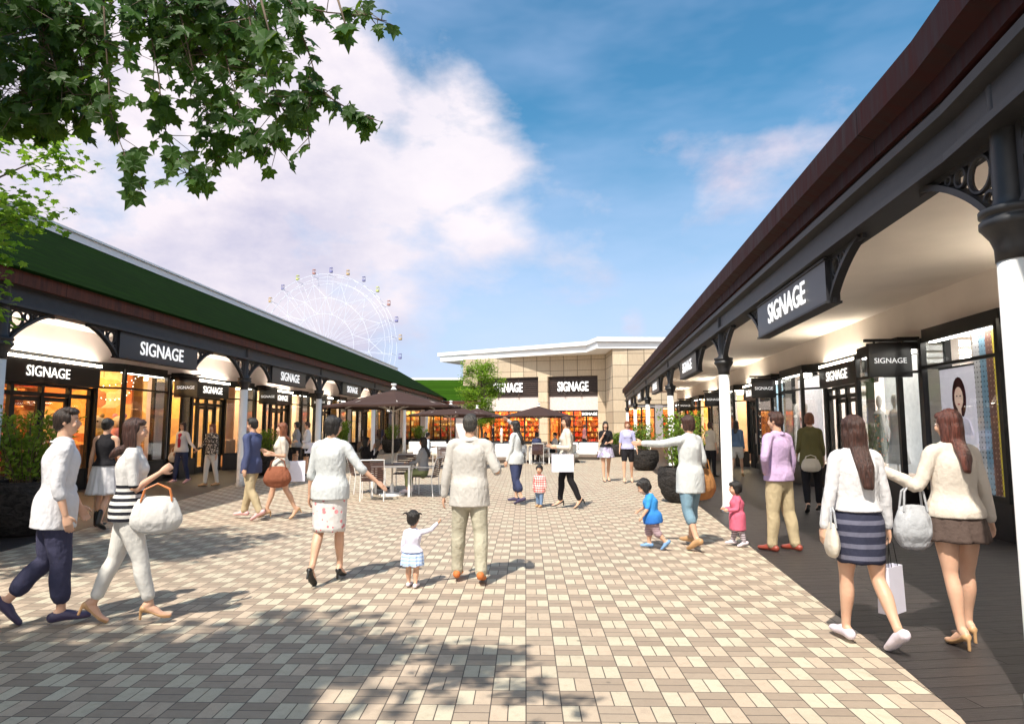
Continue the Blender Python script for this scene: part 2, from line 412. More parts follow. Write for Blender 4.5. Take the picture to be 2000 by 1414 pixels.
BR_SIGN = bracket_mesh(.78, .475, ((.150, -.140, .100), (.330, -.085, .052), (.072, -.315, .045), (.45, -.058, .03)), 'bracket')
def col_mesh():
    b = MB(); b.lathe([(.125, 0), (.125, .10), (.104, .14), (.098, 2.60)], 28)
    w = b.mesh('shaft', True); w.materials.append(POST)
    b = MB(); b.lathe([(.104, 2.60), (.106, 2.68), (.125, 2.74), (.165, 2.80), (.174, 2.81), (.174, 2.845), (.160, 2.85), (.160, 2.875), (.174, 2.88), (.174, 2.915), (.11, 2.93), (.098, 2.95), (.088, 3.0), (.086, 3.92), (.10, 3.95)], 28)
    c = b.mesh('capital', True); c.materials.append(DARK)
    for me in (w, c):
        for p in me.polygons: p.use_smooth = True
    return w, c
COL_W, COL_C = col_mesh()
ORD = ['nearest', 'second', 'third', 'fourth', 'fifth', 'sixth', 'seventh', 'eighth', 'ninth']
def arcade(name, label, P, A, sg, s0, s1, cols, shops, endpath, fasc, rooftile, wallmat, roofpath):
    root = empty(name, P, -A, label, 'shopping arcade')
    X = lambda o: sg * o
    def bx(b, o0, o1, y0, y1, z0, z1): return b.box(min(X(o0), X(o1)), max(X(o0), X(o1)), y0, y1, z0, z1)
    # columns
    for i, s in enumerate(cols):
        c = link('column', COL_W, root, None, Matrix.Translation((0, s, .0)))
        k = link('capital', COL_C, c)
    # beam
    def sweep(prof, nm, mat):
        b = MB(); path = [((X(px), py), (sg * ox, oy)) for (px, py), (ox, oy) in endpath]
        b.sweep(prof, path); return b.build(nm, mat, root)
    sweep([(-.14,3.402),(.14,3.402),(.14,3.455),(.045,3.475),(.045,3.70),(.14,3.73),(.14,3.80),(-.14,3.80),(-.14,3.73),(-.045,3.70),(-.045,3.475),(-.14,3.455)], 'beam', DARK)
    if sg > 0:
        sweep([(-.16,3.84),(-.10,3.84),(-.10,4.0),(-.22,4.05),(-.22,4.26),(-.26,4.28),(-.29,4.28),(-.29,4.04),(-.16,3.99)], 'fascia', fasc)
    else:
        sweep([(-.20,3.72),(-.12,3.72),(-.12,3.93),(-.20,3.955)], 'fascia', fasc)
    # soffit + ceiling + wall
    b = MB(); bx(b, .16, 3.62, s0, s1, 4.02, 4.10); b.build('ceiling', wallmat, root)
    b = MB(); bx(b, -.115, .155, s0, s1, 3.82, 3.90); b.build('soffit', BLACK, root)
    # roof
    b = MB()
    o_r, z_r = 4.05, 6.42
    z_e = 4.20 if sg > 0 else 3.965
    pr = [(-.25, z_e), (o_r, z_r), (8.6, z_e), (8.6, z_e - .06), (o_r, z_r - .08), (-.25, z_e - .05)]
    vs = []
    for (y, inset) in roofpath:
        for o, z in pr: vs.append((X(o), y, z))
    n = 6; k = len(roofpath)
    fs = [(i*n+j, i*n+(j+1)%n, (i+1)*n+(j+1)%n, (i+1)*n+j) for i in range(k-1) for j in range(n)] + [tuple(range(n)), tuple((k-1)*n+j for j in range(n))]
    b.add(vs, fs); rf = b.build('roof', rooftile, root)
    b = MB(); y0, y1 = roofpath[0][0], roofpath[-1][0]
    bx(b, o_r - .10, o_r + .25, y0, y1 - 1.0, z_r - .06, z_r + .13); bx(b, o_r - .16, o_r + .3, y0, y1 - 1.0, z_r + .133, z_r + .19)
    b.build('ridge_cap', WHITE, rf)
    # wall panels
    opens = [(sh['near'][0] if sh.get('near') else sh['rec'][0], sh['far'][1] if sh.get('far') else sh['rec'][1]) for sh in shops]
    b = MB(); y = s0
    for a, c in opens:
        if a > y: bx(b, 3.6, 3.8, y, a, .62, 4.06)
        y = c
    if s1 > y: bx(b, 3.6, 3.8, y, s1, .62, 4.06)
    for a, c in opens: bx(b, 3.6, 3.8, a, c, 3.30, 4.06)
    b.build('wall', wallmat, root)
    y = s0
    for a, c in opens + [(s1, s1)]:
        if a > y: b = MB(); bx(b, 3.57, 3.82, y, a, 0, .617); b.build('plinth', PLINTH, root)
        y = c
    # back of the building
    b = MB(); bx(b, 8.25, 8.4, s0, s1, 0, 4.15); b.build('rear_wall', wallmat, root)
    b = MB(); bx(b, 3.8, 8.25, s0 - .0, s0 + .15, 0, 4.1); b.build('end_wall', wallmat, root)
    b = MB(); bx(b, 3.8, 8.25, s1 - .15, s1, 0, 4.1); b.build('end_wall', wallmat, root)
    b = MB(); bx(b, 3.82, 8.25, s0 + .16, s1 - .16, .02, .10); b.build('shop_floor', M('shop_floor', (.36, .25, .16), .35, var=.15), root)
    b = MB(); bx(b, 3.82, 8.25, s0 + .16, s1 - .16, 3.45, 3.5); b.build('shop_ceiling', M('shop_ceiling', (.7, .66, .6), .8), root)
    for i, sh in enumerate(shops):
        rA, rB = sh['room']; cm = sh['mat']
        b = MB(); bx(b, 7.9, 8.0, rA, rB, .1, 3.45); bx(b, 4.4, 7.9, rA, rA + .08, .1, 3.45); bx(b, 4.4, 7.9, rB - .08, rB, .1, 3.45)
        b.build('shop_room', cm, root)
        b = MB(); nl = max(2, int((rB - rA) / 1.6))
        for q in range(nl):
            yc = rA + (q + .5) * (rB - rA) / nl
            bx(b, 4.7, 7.4, yc - .22, yc + .22, 3.38, 3.44)
        b.build('ceiling_light', sh['light'], root)
        # bays
        for key in ('near', 'far'):
            if not sh.get(key): continue
            a, c = sh[key]
            pts = [(a, 3.6), (a, 3.2), (c, 3.2), (c + .52, 3.62)] if key == 'near' else [(a - .52, 3.62), (a, 3.2), (c, 3.2), (c, 3.6)]
            P2 = [Vector((X(o), y, 0)) for y, o in pts]
            b = MB(); pl = [(p.x, p.y) for p in P2]
            b.prism(pl, 0, .55); bp = b.build('bay_plinth', PLINTH, root)
            b = MB()
            for p in P2: b.box(p.x - .045, p.x + .045, p.y - .045, p.y + .045, .55, 3.14)
            for q in range(3):
                for z, hh in ((.59, .08), (2.63, .05), (3.10, .08)): b.bar(P2[q] + Vector((0, 0, z)), P2[q+1] + Vector((0, 0, z)), .07, hh)
            pt = [((p.x - P2[0].x) * 1.0 + P2[0].x, p.y) for p in P2]
            b.prism(pt, 3.143, 3.29)
            fr = b.build('bay_window', BLACK, root)
            b = MB()
            for q in range(3):
                p, r_ = P2[q], P2[q+1]
                b.bar(p + Vector((0, 0, .63 + 1.0)), r_ + Vector((0, 0, .63 + 1.0)), .012, 1.96)
                b.bar(p + Vector((0, 0, 2.86)), r_ + Vector((0, 0, 2.86)), .012, .40)
            b.build('pane', GLASS, fr)
            b = MB(); bx(b, 3.28, 3.36, a + .08, c - .08, 3.05, 3.09); b.build('display_light', WW, fr)
        # entrance
        a, c = sh['rec']; b = MB(); w = c - a; d0, d1 = a + w * .30, a + w * .78
        for y in (a + .05, d0, (d0 + d1) / 2, d1, c - .05): bx(b, 3.66, 3.76, y - .045, y + .045, .02, 2.58)
        for z, hh in ((2.36, .10), (2.57, .06)): bx(b, 3.67, 3.75, a, c, z - hh/2, z + hh/2)
        bx(b, 3.67, 3.75, a, d0, .02, .55); bx(b, 3.67, 3.75, d1, c, .02, .55)
        fr = b.build('shopfront_frame', BLACK, root)
        b = MB(); bx(b, 3.70, 3.712, a, d0, .55, 2.32); bx(b, 3.70, 3.712, d1, c, .55, 2.32); bx(b, 3.70, 3.712, a, c, 2.41, 2.54); b.build('pane', GLASS, fr)
        for (y0, y1) in ((d0 + .05, (d0 + d1)/2 - .05), ((d0 + d1)/2 + .05, d1 - .05)):
            b = MB()
            for y in (y0 + .035, y1 - .035): bx(b, 3.68, 3.74, y - .035, y + .035, .03, 2.30)
            bx(b, 3.68, 3.74, y0, y1, 2.20, 2.30); bx(b, 3.68, 3.74, y0, y1, .03, .22)
            d = b.build('door', BLACK, root)
            b = MB(); bx(b, 3.705, 3.715, y0, y1, .2, 2.22); b.build('pane', GLASS, d)
            b = MB(); hy = y1 - .05 if y0 < (d0 + d1)/2 - .2 else y0 + .05
            b.tube([(X(3.62), hy, .95), (X(3.62), hy, 1.35)], .014, 6); b.build('handle', WHITE, d)
        b = MB(); bx(b, 3.6, 3.8, a - .5, c + .5, 3.14, 3.297); bx(b, 3.78, 3.86, a, c, 2.60, 3.14); b.build('door_head', BLACK, root)
    return root
def beam_sign(root, sg, s, label, w=2.78, grp=None):
    """box sign under the beam with an iron bracket at each end"""
    m = root.matrix_basis if False else (Matrix.Translation(root.location) @ Matrix.Rotation(root.rotation_euler.z, 4, 'Z'))
    r = empty('arcade_sign', m @ Vector((0, s, 3.40)), root.rotation_euler.z, label, 'sign', grp)
    b = MB(); h = .49
    b.box(-.07, .07, -w/2, w/2, -h, -.004); bd = b.build('sign_box', SIGNB, r)
    b = MB()
    for z in (-h - .0, -.03): b.box(-.085, .085, -w/2 - .01, w/2 + .01, z - .012, z + .012)
    b.build('trim', DARK, r)
    n = (-sg, 0, 0)
    link('lettering', T_BEAM, r, None, face_mtx((-sg * .085, 0, -.245), n))
    for q in (-1, 1):
        link('bracket', BR_SIGN, r, None, Matrix.Translation((0, q * w/2, -.004)) @ Matrix.Diagonal((1, q, 1, 1)))
    return r
def col_brackets(root, cols, near_only=()):
    for s in cols:
        for q in (-1, 1):
            link('bracket', BR_COL, root, None, Matrix.Translation((0, s + q * .11, 3.398)) @ Matrix.Diagonal((1, q, 1, 1)))
def shop_sign(root, sg, a, c, label, grp):
    m = Matrix.Translation(root.location) @ Matrix.Rotation(root.rotation_euler.z, 4, 'Z')
    r = empty('shop_sign', m @ Vector((sg * 3.5, (a + c) / 2, 2.60)), root.rotation_euler.z, label, 'sign', grp)
    w = c - a; b = MB(); b.box(-.06, .06, -w/2, w/2, 0, .53); b.build('sign_box', SIGNK, r)
    link('lettering', T_SHOP, r, None, face_mtx((-sg * .075, 0, .265), (-sg, 0, 0)))
    b = MB(); b.box(-.06, .10, -w/2, w/2, .533, .585); b.build('light_strip', STRIP, r)
def blade_sign(root, sg, s, label, grp):
    m = Matrix.Translation(root.location) @ Matrix.Rotation(root.rotation_euler.z, 4, 'Z')
    r = empty('hanging_sign', m @ Vector((sg * 3.6, s, 2.50)), root.rotation_euler.z, label, 'sign', grp)
    b = MB(); x0, x1 = (-1.11, -.38) if sg > 0 else (.38, 1.11)
    b.box(x0, x1, -.05, .05, 0, .62); b.build('sign_box', SIGNK, r)
    b = MB(); b.box(min(x0, 0) - (.05 if sg > 0 else 0), max(x1, 0) + (.05 if sg < 0 else 0), -.035, .035, .65, .70)
    for x in (x0 + .12, x1 - .12): b.box(x - .015, x + .015, -.015, .015, .60, .66)
    b.build('bracket_arm', BLACK, r)
    link('lettering', T_BLADE, r, None, face_mtx(((x0 + x1)/2, -.056, .30), (0, -1, 0)))
def warm(n, c, s): return M('lamp_' + n, (.8, .8, .8), .5, emis=c, es=s)
WO = warm('orange', (1, .58, .22), 12); WY = warm('yellow', (1, .74, .38), 12); WW = warm('white', (1, .93, .84), 10); WD = warm('dim', (1, .95, .9), 7)
OR = YE = None
def m_display(name, cols, sc_=1.5):
    t = NT(name); o = t.obj(); v = t.n('ShaderNodeTexVoronoi', distance='CHEBYCHEV'); v.inputs['Scale'].default_value = sc_; t.l(t.mapped(o, (1, 1, 1.3)), v.inputs['Vector'])
    r = t.n('ShaderNodeValToRGB'); t.l(t.sep(v.outputs['Color'])[0], r.inputs[0]); cr = r.color_ramp; cr.interpolation = 'CONSTANT'
    while len(cr.elements) < len(cols): cr.elements.new(.5)
    for i, c in enumerate(cols): cr.elements[i].position = i / len(cols); cr.elements[i].color = (*c, 1)
    t.set(t.mix(t.remap(t.noise(5, 4, o), .35, .65, 0, .35), r.outputs[0], (.25, .12, .05)), .6); return t.m
OR = m_display('orange_wall', [(.70,.33,.08), (.78,.50,.18), (.55,.16,.05), (.80,.66,.42), (.35,.14,.06), (.72,.38,.10)]); YE = m_display('yellow_wall', [(.80,.56,.20), (.82,.70,.45), (.60,.34,.14), (.78,.48,.14), (.45,.30,.2)], 1.2); PK = M('pinkish_wall', (.70, .50, .42), .7, var=.15, vs=2)
GY = M('grey_wall', (.42, .40, .40), .7, var=.1, vs=2); WT = M('white_wall', (.75, .70, .68), .7, var=.05, vs=2); BK = M('black_wall', (.02, .02, .02), .6)
# right arcade
cR = [-8.58, 0, 8.5, 17.05, 25.6, 34.1]
shR = []
mR = [(GY, WD), (WT, WW), (BK, WW), (PK, WY), (OR, WO)]
for k, (m_, l_) in enumerate(mR):
    b0 = -8.9 + 8.6 * k
    near = (b0 + .75, b0 + 2.3 + .0) ; rec = (b0 + 2.85, b0 + 5.45); far = (b0 + 6.0, b0 + 8.12)
    if k == 4: far = (b0 + 6.0, b0 + 7.9)
    shR.append(dict(near=(b0 + .42, b0 + 2.3), rec=rec, far=far, room=(b0 + .2, b0 + 8.35), mat=m_, light=l_))
bend = Matrix.Rotation(0, 2)
# end path in (o, y) local pairs: the arcade turns a few degrees beyond the nearest column
def dirp(o, y, a): return ((o, y), (math.cos(R(a)), -math.sin(R(a))))
epR = [dirp(-.52, -14.6, 4.4), dirp(0, -8.15, 2.2), dirp(0, 35.0, 0)]
rootR = arcade('arcade_building', 'right-hand shopping arcade with maroon fascia, white columns and cream wall', PR, AR, 1, -14.5, 34.9, cR, shR, epR, FASC_R, REDROOF, CREAM, [(-14.5, 0), (34.9, 0)])
col_brackets(rootR, cR)
# left arcade
cL = [-8.2, -.2, 5.85, 13.8, 21.35, 29.3]
shL = [dict(near=(-7.0, -5.2), rec=(-4.65, -.95), far=(-.4, 1.62), room=(-7.2, 1.9), mat=OR, light=WO),
       dict(near=(2.5, 3.05), rec=(3.6, 6.1), far=(6.65, 7.66), room=(2.3, 7.9), mat=YE, light=WY),
       dict(near=(8.7, 9.2), rec=(9.75, 12.3), far=(12.85, 13.75), room=(8.5, 14.0), mat=PK, light=WY),
       dict(near=(14.95, 15.5), rec=(16.0, 18.3), far=(18.85, 20.2), room=(14.7, 20.5), mat=WT, light=WY),
       dict(near=(22.6, 23.6), rec=(24.1, 26.4), far=(26.9, 28.6), room=(22.3, 29.0), mat=YE, light=WD),
       dict(near=(29.6, 30.3), rec=(30.8, 32.8), far=(33.3, 35.0), room=(29.2, 35.5), mat=YE, light=WY)]
epL = [dirp(0, -22, 0), dirp(0, 36.2, 0)]
rootL = arcade('arcade_building', 'left-hand shopping arcade with dark green tiled roof and white ridge', PL, AL, -1, -22, 38.5, cL, shL, epL, FASC_L, GREEN, PINKW, [(-22, 0), (38.5, 0)])
col_brackets(rootL, cL)
for i, s in enumerate([-4.30, 4.2, 12.8, 21.3, 29.8]):
    beam_sign(rootR, 1, s, ORD[i] + ' black sign with white letters under the beam of the maroon-edged right arcade', grp='signs under the right arcade beam')
for i, s in enumerate([-4.2, 2.85, 9.85, 17.6, 25.4]):
    beam_sign(rootL, -1, s, ORD[i] + ' black sign with white letters under the beam of the green-roofed left arcade', grp='signs under the left arcade beam')
for i, sh in enumerate(shR):  # nearest sign, mostly out of view, added so its strip lights the ceiling
    a, c = sh['rec']
    shop_sign(rootR, 1, a + .08, c - .08, 'lit black sign over the ' + ORD[i] + ' recessed shop door along the right arcade', 'signs over the right arcade doors')
for i, sh in enumerate(shL):
    a, c = sh['rec']
    shop_sign(rootL, -1, a + .08, c - .08, 'lit black sign over the ' + ORD[i] + ' shop entrance along the left arcade', 'signs over the left arcade doors')
for i, s in enumerate([-.31, 8.34, 16.9, 25.5]):
    blade_sign(rootR, 1, s, ORD[i] + ' square black sign hanging from the right arcade wall between shop bays', 'hanging signs on the right arcade wall')
for i, s in enumerate([2.08, 8.18, 14.4, 21.4]):
    blade_sign(rootL, -1, s, ORD[i] + ' square black sign hanging from the left arcade wall between shop bays', 'hanging signs on the left arcade wall')
# ---------------------------------------------------------------- shop contents
def world_of(root, p): return Matrix.Translation(root.location) @ Matrix.Rotation(root.rotation_euler.z, 4, 'Z') @ Vector(p)
HUES = {'warm': [(.75,.25,.05),(.8,.55,.15),(.7,.08,.05),(.85,.75,.5),(.45,.18,.06),(.2,.35,.2),(.75,.4,.45)],
        'cool': [(.75,.72,.7),(.15,.2,.4),(.6,.1,.15),(.1,.1,.1),(.5,.45,.4),(.4,.2,.5)],
        'red': [(.8,.15,.03),(.85,.4,.06),(.7,.05,.02),(.85,.65,.3),(.3,.1,.05)]}
def stuff_mat(name, hues):
    t = NT(name); g = t.n('ShaderNodeNewGeometry'); r = t.n('ShaderNodeValToRGB'); t.l(g.outputs['Random Per Island'], r.inputs[0])
    cr = r.color_ramp; cr.interpolation = 'CONSTANT'
    while len(cr.elements) < len(hues): cr.elements.new(.5)
    for i, h in enumerate(hues): cr.elements[i].position = i / len(hues); cr.elements[i].color = (*h, 1)
    t.set(r.outputs[0], .5); return t.m
SM = {k: stuff_mat('goods_' + k, v) for k, v in HUES.items()}
WOOD = M('warm_wood', (.42, .20, .08), .5, var=.3, vs=12)
def shelf(root, sg, s, w, o, kind, label, seed):
    """a wall of shelves full of goods"""
    rng = random.Random(seed)
    r = empty('display_shelf', world_of(root, (sg * o, s, .10)), root.rotation_euler.z, label, 'display shelf')
    b = MB()
    for q in (-1, 1): b.box(-.2, .2, q * w/2 - .03, q * w/2 + .03, 0, 2.5)
    for z in (.05, .55, 1.05, 1.55, 2.05, 2.5): b.box(-.2, .2, -w/2, w/2, z, z + .03)
    b.build('frame', WOOD, r)
    b = MB()
    for z in (.08, .58, 1.08, 1.58, 2.08, 2.53):
        y = -w/2 + .06
        while y < w/2 - .15:
            d = rng.uniform(.08, .26); h = rng.uniform(.14, .42)
            if rng.random() < .45:
                b.lathe([(d*.25, z), (d*.5, z + h*.3), (d*.5, z + h*.5), (d*.3, z + h*.7), (d*.42, z + h*.8), (d*.1, z + h)], 10, (0, y + d/2, .0))
            else: b.box(-.12, .12, y, y + d, z, z + h)
            y += d + rng.uniform(.01, .06)
    g = b.build('merchandise', SM[kind], r); g['kind'] = 'stuff'
SKIN_W = M('mannequin_shell', (.70, .66, .62), .35)
def mannequin(p, rz, dress, label, dresscol):
    r = empty('mannequin', p, rz, label, 'mannequin')
    b = MB(); b.lathe([(.02, .0), (.16, .01), (.16, .03), (.015, .04), (.012, .75)], 14); b.build('stand', WHITE, r)
    b = MB(); b.lathe([(.03, .72), (.12, .76), (.135, .88), (.10, 1.06), (.13, 1.22), (.15, 1.34), (.12, 1.42), (.045, 1.46), (.04, 1.52), (.07, 1.57), (.08, 1.65), (.06, 1.73), (.02, 1.76)], 18)
    o = b.build('torso', SKIN_W, r, True); o.scale = (1, .7, 1)
    for q in (-1, 1):
        b = MB(); b.tube([(q*.15, 0, 1.38), (q*.2, 0, 1.12), (q*.2, -.05, .85)], [.04, .032, .02], 8); b.build('arm', SKIN_W, r)
    b = MB()
    n = 36; prof = [(.17, .38 if dress else .72), (.165, .7), (.14, .90), (.108, 1.06), (.14, 1.24), (.155, 1.33), (.10, 1.42)]
    vs = []
    for rr, z in prof:
        for j in range(n):
            a = 2*math.pi*j/n; k = 1 + (.16 * math.cos(a*9) if z < .8 else 0) + (.5 if z < .45 else 0)
            vs.append((rr*k*math.cos(a)*1.05, rr*k*math.sin(a)*.75, z))
    fs = [(i*n+j, i*n+(j+1)%n, (i+1)*n+(j+1)%n, (i+1)*n+j) for i in range(len(prof)-1) for j in range(n)]
    b.add(vs, fs); b.build('dress' if dress else 'shirt', dresscol, r, True)
def flat_panel(p, rz, w, h, mat, name, label, cat, fm=None):
    r = empty(name, p, rz, label, cat)
    b = MB(); b.box(-w/2, w/2, -.02, .0, 0, h); b.build('panel', mat, r)
    b = MB()
    for x in (-w/2, w/2): b.box(x - .015, x + .015, -.03, .012, -.01, h + .01)
    for z in (0, h): b.box(-w/2, w/2, -.028, .011, z - .013, z + .013)
    b.build('frame', fm or BLACK, r); return r
# left shops
shelf(rootL, -1, -3.0, 3.4, 7.3, 'warm', 'toy shelves glowing orange behind the first left shop doors', 1)
shelf(rootL, -1, .2, 2.6, 7.3, 'warm', 'toy shelves behind the corner bay of the first left shop', 2)
shelf(rootL, -1, -1.6, 1.6, 5.4, 'red', 'low orange toy rack standing in the first left shop', 22)
shelf(rootL, -1, 4.6, 3.6, 7.3, 'warm', 'gift shelves in the yellow-lit second left shop', 3)
shelf(rootL, -1, 11.0, 3.8, 7.3, 'cool', 'clothing shelves in the third left shop', 4)
shelf(rootL, -1, 17.3, 4.0, 7.3, 'warm', 'shelves in the fourth left shop behind the parasol', 5)
shelf(rootL, -1, 32.2, 4.6, 6.6, 'warm', 'shelves in the farthest left arcade shop', 6)
# plush ball-shaped toys in the first shop window
def plush(p, c, k, label):
    r = empty('plush_toy', p, 0, label, 'plush toy')
    mt = M('plush_%d' % k, c, .9, bump=.3)
    def ball(rad, z, x=0, y=0, sq=1): return MB().lathe([(rad*math.sin(math.pi*i/10)+.0008, z - rad*sq*math.cos(math.pi*i/10)) for i in range(11)], 18, (x, y, 0))
    ball(.24, .22).build('body', mt, r, True); ball(.20, .56).build('head', M('plush_cream', (.85, .72, .5), .9, bump=.3), r, True)
    for q in (-1, 1): ball(.07, .76, q*.13).build('ear', mt, r, True); ball(.025, .60, q*.07 + .06, -.17).build('eye', BLACK, r, True)
for k, (s, o, z, c) in enumerate([(-.1, 4.1, 1.15, (.75,.45,.1)), (.7, 4.0, 1.15, (.8,.35,.4)), (1.2, 3.95, .62, (.7,.1,.05)), (-1.2, 4.6, 1.15, (.85,.6,.25))]):
    plush(world_of(rootL, (-o, s, z)), c, k, ['orange bear toy on the window ledge of the first left shop', 'pink bear toy in the corner bay window', 'red bear toy low in the corner bay window', 'yellow bear toy behind the first shop door glass'][k])
def ledge(root, sg, s0, s1, o0, o1, z, label, mat):
    b = MB(); b.box(min(sg*o0, sg*o1), max(sg*o0, sg*o1), s0, s1, .1, z)
    o = b.build('display_plinth', mat, None, bevel=.01); o.location = root.location; o.rotation_euler = root.rotation_euler
    props(o, label, 'display plinth', None)
ledge(rootL, -1, -.9, 1.4, 3.95, 4.5, 1.14, 'orange display plinth inside the first left corner bay', M('ledge_orange', (.6, .2, .04), .6))
ledge(rootL, -1, 6.7, 7.5, 3.8, 4.5, 1.1, 'pale wooden counter block behind the second left bay window', M('ledge_pine', (.62, .36, .22), .6))
ledge(rootL, -1, 4.3, 5.7, 5.0, 5.8, 1.0, 'wooden counter inside the second left shop', WOOD)
# string lights in first shop window
def bulbs(root, sg, pts, label, rad=.016):
    b = MB()
    for p in pts:
        c = (sg*p[0], p[1], p[2]); b.add([(c[0]+dx*rad, c[1]+dy*rad, c[2]+dz*rad) for dx,dy,dz in ((1,0,0),(-1,0,0),(0,1,0),(0,-1,0),(0,0,1),(0,0,-1))], [(0,2,4),(2,1,4),(1,3,4),(3,0,4),(2,0,5),(1,2,5),(3,1,5),(0,3,5)])
    r = empty('string_lights', root.location, root.rotation_euler.z, label, 'string lights')
    o = b.build('bulbs', M('bulb', (1, 1, 1), emis=(1, .9, .7), es=6), r); o['kind'] = 'stuff'
    q = MB(); q.tube([(sg*p[0], p[1], p[2]) for p in pts], .004, 4); q.build('cord', BLACK, r)
bulbs(rootL, -1, [(4.1 + .55*math.cos(a/30*6.283), .4 + 1.0*math.sin(a/30*6.283), 3.0 - .25*math.cos(a/30*6.283*1)) for a in range(31)] + [(4.1, .4 + 1.0*math.cos(a/16*3.1416), 2.9 - .55*math.sin(a/16*3.1416)) for a in range(17)], 'ring of white string lights in the first left corner bay')
# right shop A : perforated colour screens + portrait poster
def perf(name, col, bg):
    t = NT(name); o = t.obj(); v = t.n('ShaderNodeTexVoronoi'); v.inputs['Scale'].default_value = 13; v.inputs['Randomness'].default_value = .08; t.l(o, v.inputs['Vector'])
    c = t.mix(t.remap(v.outputs['Distance'], .25, .33), bg, col); t.set(c, .5, emis=c, es=.12); t.bump(v.outputs['Distance'], .5); return t.m  # faint glow put into the colour to lift screens shaded by the bay
def wing_panel(root, sg, s, o, z0, w, h, mat, name, label, cat):
    # panel parallel to the arcade wall, facing the plaza
    r = empty(name, world_of(root, (sg*o, s, z0)), root.rotation_euler.z, label, cat)
    b = MB(); b.box(-.015, .015, -w/2, w/2, 0, h); b.build('panel', mat, r)
    b = MB(); b.box(-.02, .02, -w/2 - .02, w/2 + .02, h, h + .03); b.build('top_rail', BLACK, r); return r
scr = [(-1.97, 'grey', (.62,.60,.62), (.1,.1,.1)), (-2.13, 'blue', (.22,.38,.52), (.03,.05,.08)), (-2.29, 'brown', (.20,.09,.07), (.5,.3,.2)), (-2.47, 'yellow', (.85,.66,.06), (.15,.1,.02))]
for s, nm, c, bg in scr:
    wing_panel(rootR, 1, s, 3.42, .6, .165, 2.48, perf('perforated_' + nm, c, bg), 'window_screen', nm + ' perforated screen strip in the nearest right bay window', 'window screen')
pr = wing_panel(rootR, 1, -1.38, 3.42, .95, 1.0, 1.62, M('poster_paper', (.62, .58, .66), .6, var=.05, emis=(.75, .70, .78), es=.30), 'poster', 'portrait poster of a long-haired woman in the nearest right bay window', 'poster')  # even glow added to the paper so the poster looks brightly lit
b = MB(); b.prism([(.0+.17*math.cos(a/20*6.283), .0+.30*math.sin(a/20*6.283)) for a in range(20)], 0, .004)
hm = Matrix.Translation((-.018, -.05, 1.12)) @ Matrix.Scale(1.15, 4) @ Matrix(((0,0,-1,0),(-1,0,0,0),(0,1,0,0),(0,0,0,1)))
b.build('printed_hair', M('print_hair', (.10,.03,.04), .9, var=.3, spec=.0), pr, mtx=hm)
b = MB(); b.prism([(.105*math.cos(a/20*6.283), .16*math.sin(a/20*6.283)) for a in range(20)], .005, .008); b.prism([(-.045,-.30),(.045,-.30),(.04,-.12),(-.04,-.12)], .005, .007); b.build('printed_face', M('print_skin', (.80,.56,.46), .5, emis=(.8,.55,.45), es=.25), pr, mtx=hm)  # printed skin brightened by an added glow
b = MB(); b.prism([(-.3,-.52),(.3,-.52),(.22,-.32),(.05,-.25),(-.05,-.25),(-.22,-.32)], .0045, .006); b.build('printed_shoulders', M('print_cloth', (.7,.66,.78), .5, emis=(.7,.66,.8), es=.2), pr, mtx=hm)  # printed cloth brightened by the same kind of glow
b = MB()
for x in (-.04, .045): b.prism([(x+.022*math.cos(a), .03+.009*math.sin(a)) for a in (0,.8,1.57,2.3,3.14,3.9,4.7,5.5)], .0085, .0095)
b.build('printed_eyes', BLACK, pr, mtx=hm)
b = MB(); b.prism([(.03*math.cos(a), -.085+.012*math.sin(a)) for a in (0,.8,1.57,2.3,3.14,3.9,4.7,5.5)], .0085, .0095); b.build('printed_lips', M('print_lips', (.6,.05,.07), .4), pr, mtx=hm)
def floral(t, o):
    v = t.n('ShaderNodeTexVoronoi'); v.inputs['Scale'].default_value = 11; t.l(o, v.inputs['Vector'])
    return t.mix(t.remap(v.outputs['Distance'], .2, .35), t.mix(t.sep(v.outputs['Color'])[0], (.6,.05,.04), (.5,.35,.06)), (.04,.10,.06))
FLORAL = cloth('print_floral_dress', (1,1,1), fn=floral)
def wl(root, sg, o, s, z): return world_of(root, (sg*o, s, z))
mannequin(wl(rootR,1,3.50,1.75,.5), -AR+1.6, True, 'mannequin in a dark floral dress in the second right bay', FLORAL)
mannequin(wl(rootR,1,3.50,1.05,.5), -AR+1.6, True, 'mannequin in a white pleated dress in the second right bay', cloth('white_dress', (.8,.78,.76)))
mannequin(wl(rootR,1,3.45,6.3,.5), -AR+1.6, False, 'mannequin in a rose jacket in the bay beside the purple-shirted man', cloth('rose_coat', (.45,.10,.18)))
mannequin(wl(rootR,1,3.45,7.1,.5), -AR+1.6, True, 'mannequin in a dark plum dress behind the right shop window', cloth('plum_dress', (.09,.04,.06)))
mannequin(wl(rootR,1,3.45,9.4,.5), -AR+1.6, True, 'mannequin in a violet outfit in the third right shop bay', cloth('violet_dress', (.22,.10,.60)))
mannequin(wl(rootR,1,5.1,13.0,.1), -AR+1.6, True, 'mannequin in an orange dress among dots of light', cloth('orange_dress', (.80,.13,.04)))
wing_panel(rootR, 1, 9.3, 3.72, .7, 1.5, 2.3, M('sky_poster', (.42,.62,.72), .5, var=.3, vs=4, emis=(.4,.6,.8), es=.35), 'poster', 'pale blue backdrop poster in the third right shop bay', 'poster')  # blue sheet also given a glow of its own
wing_panel(rootR, 1, 6.7, 3.72, .7, 2.0, 2.3, M('white_backdrop', (.82,.78,.80), .5, emis=(1,.95,.97), es=.24), 'backdrop', 'white backdrop behind the rose and plum mannequins', 'backdrop')  # backdrop given its own glow in place of light falling on it
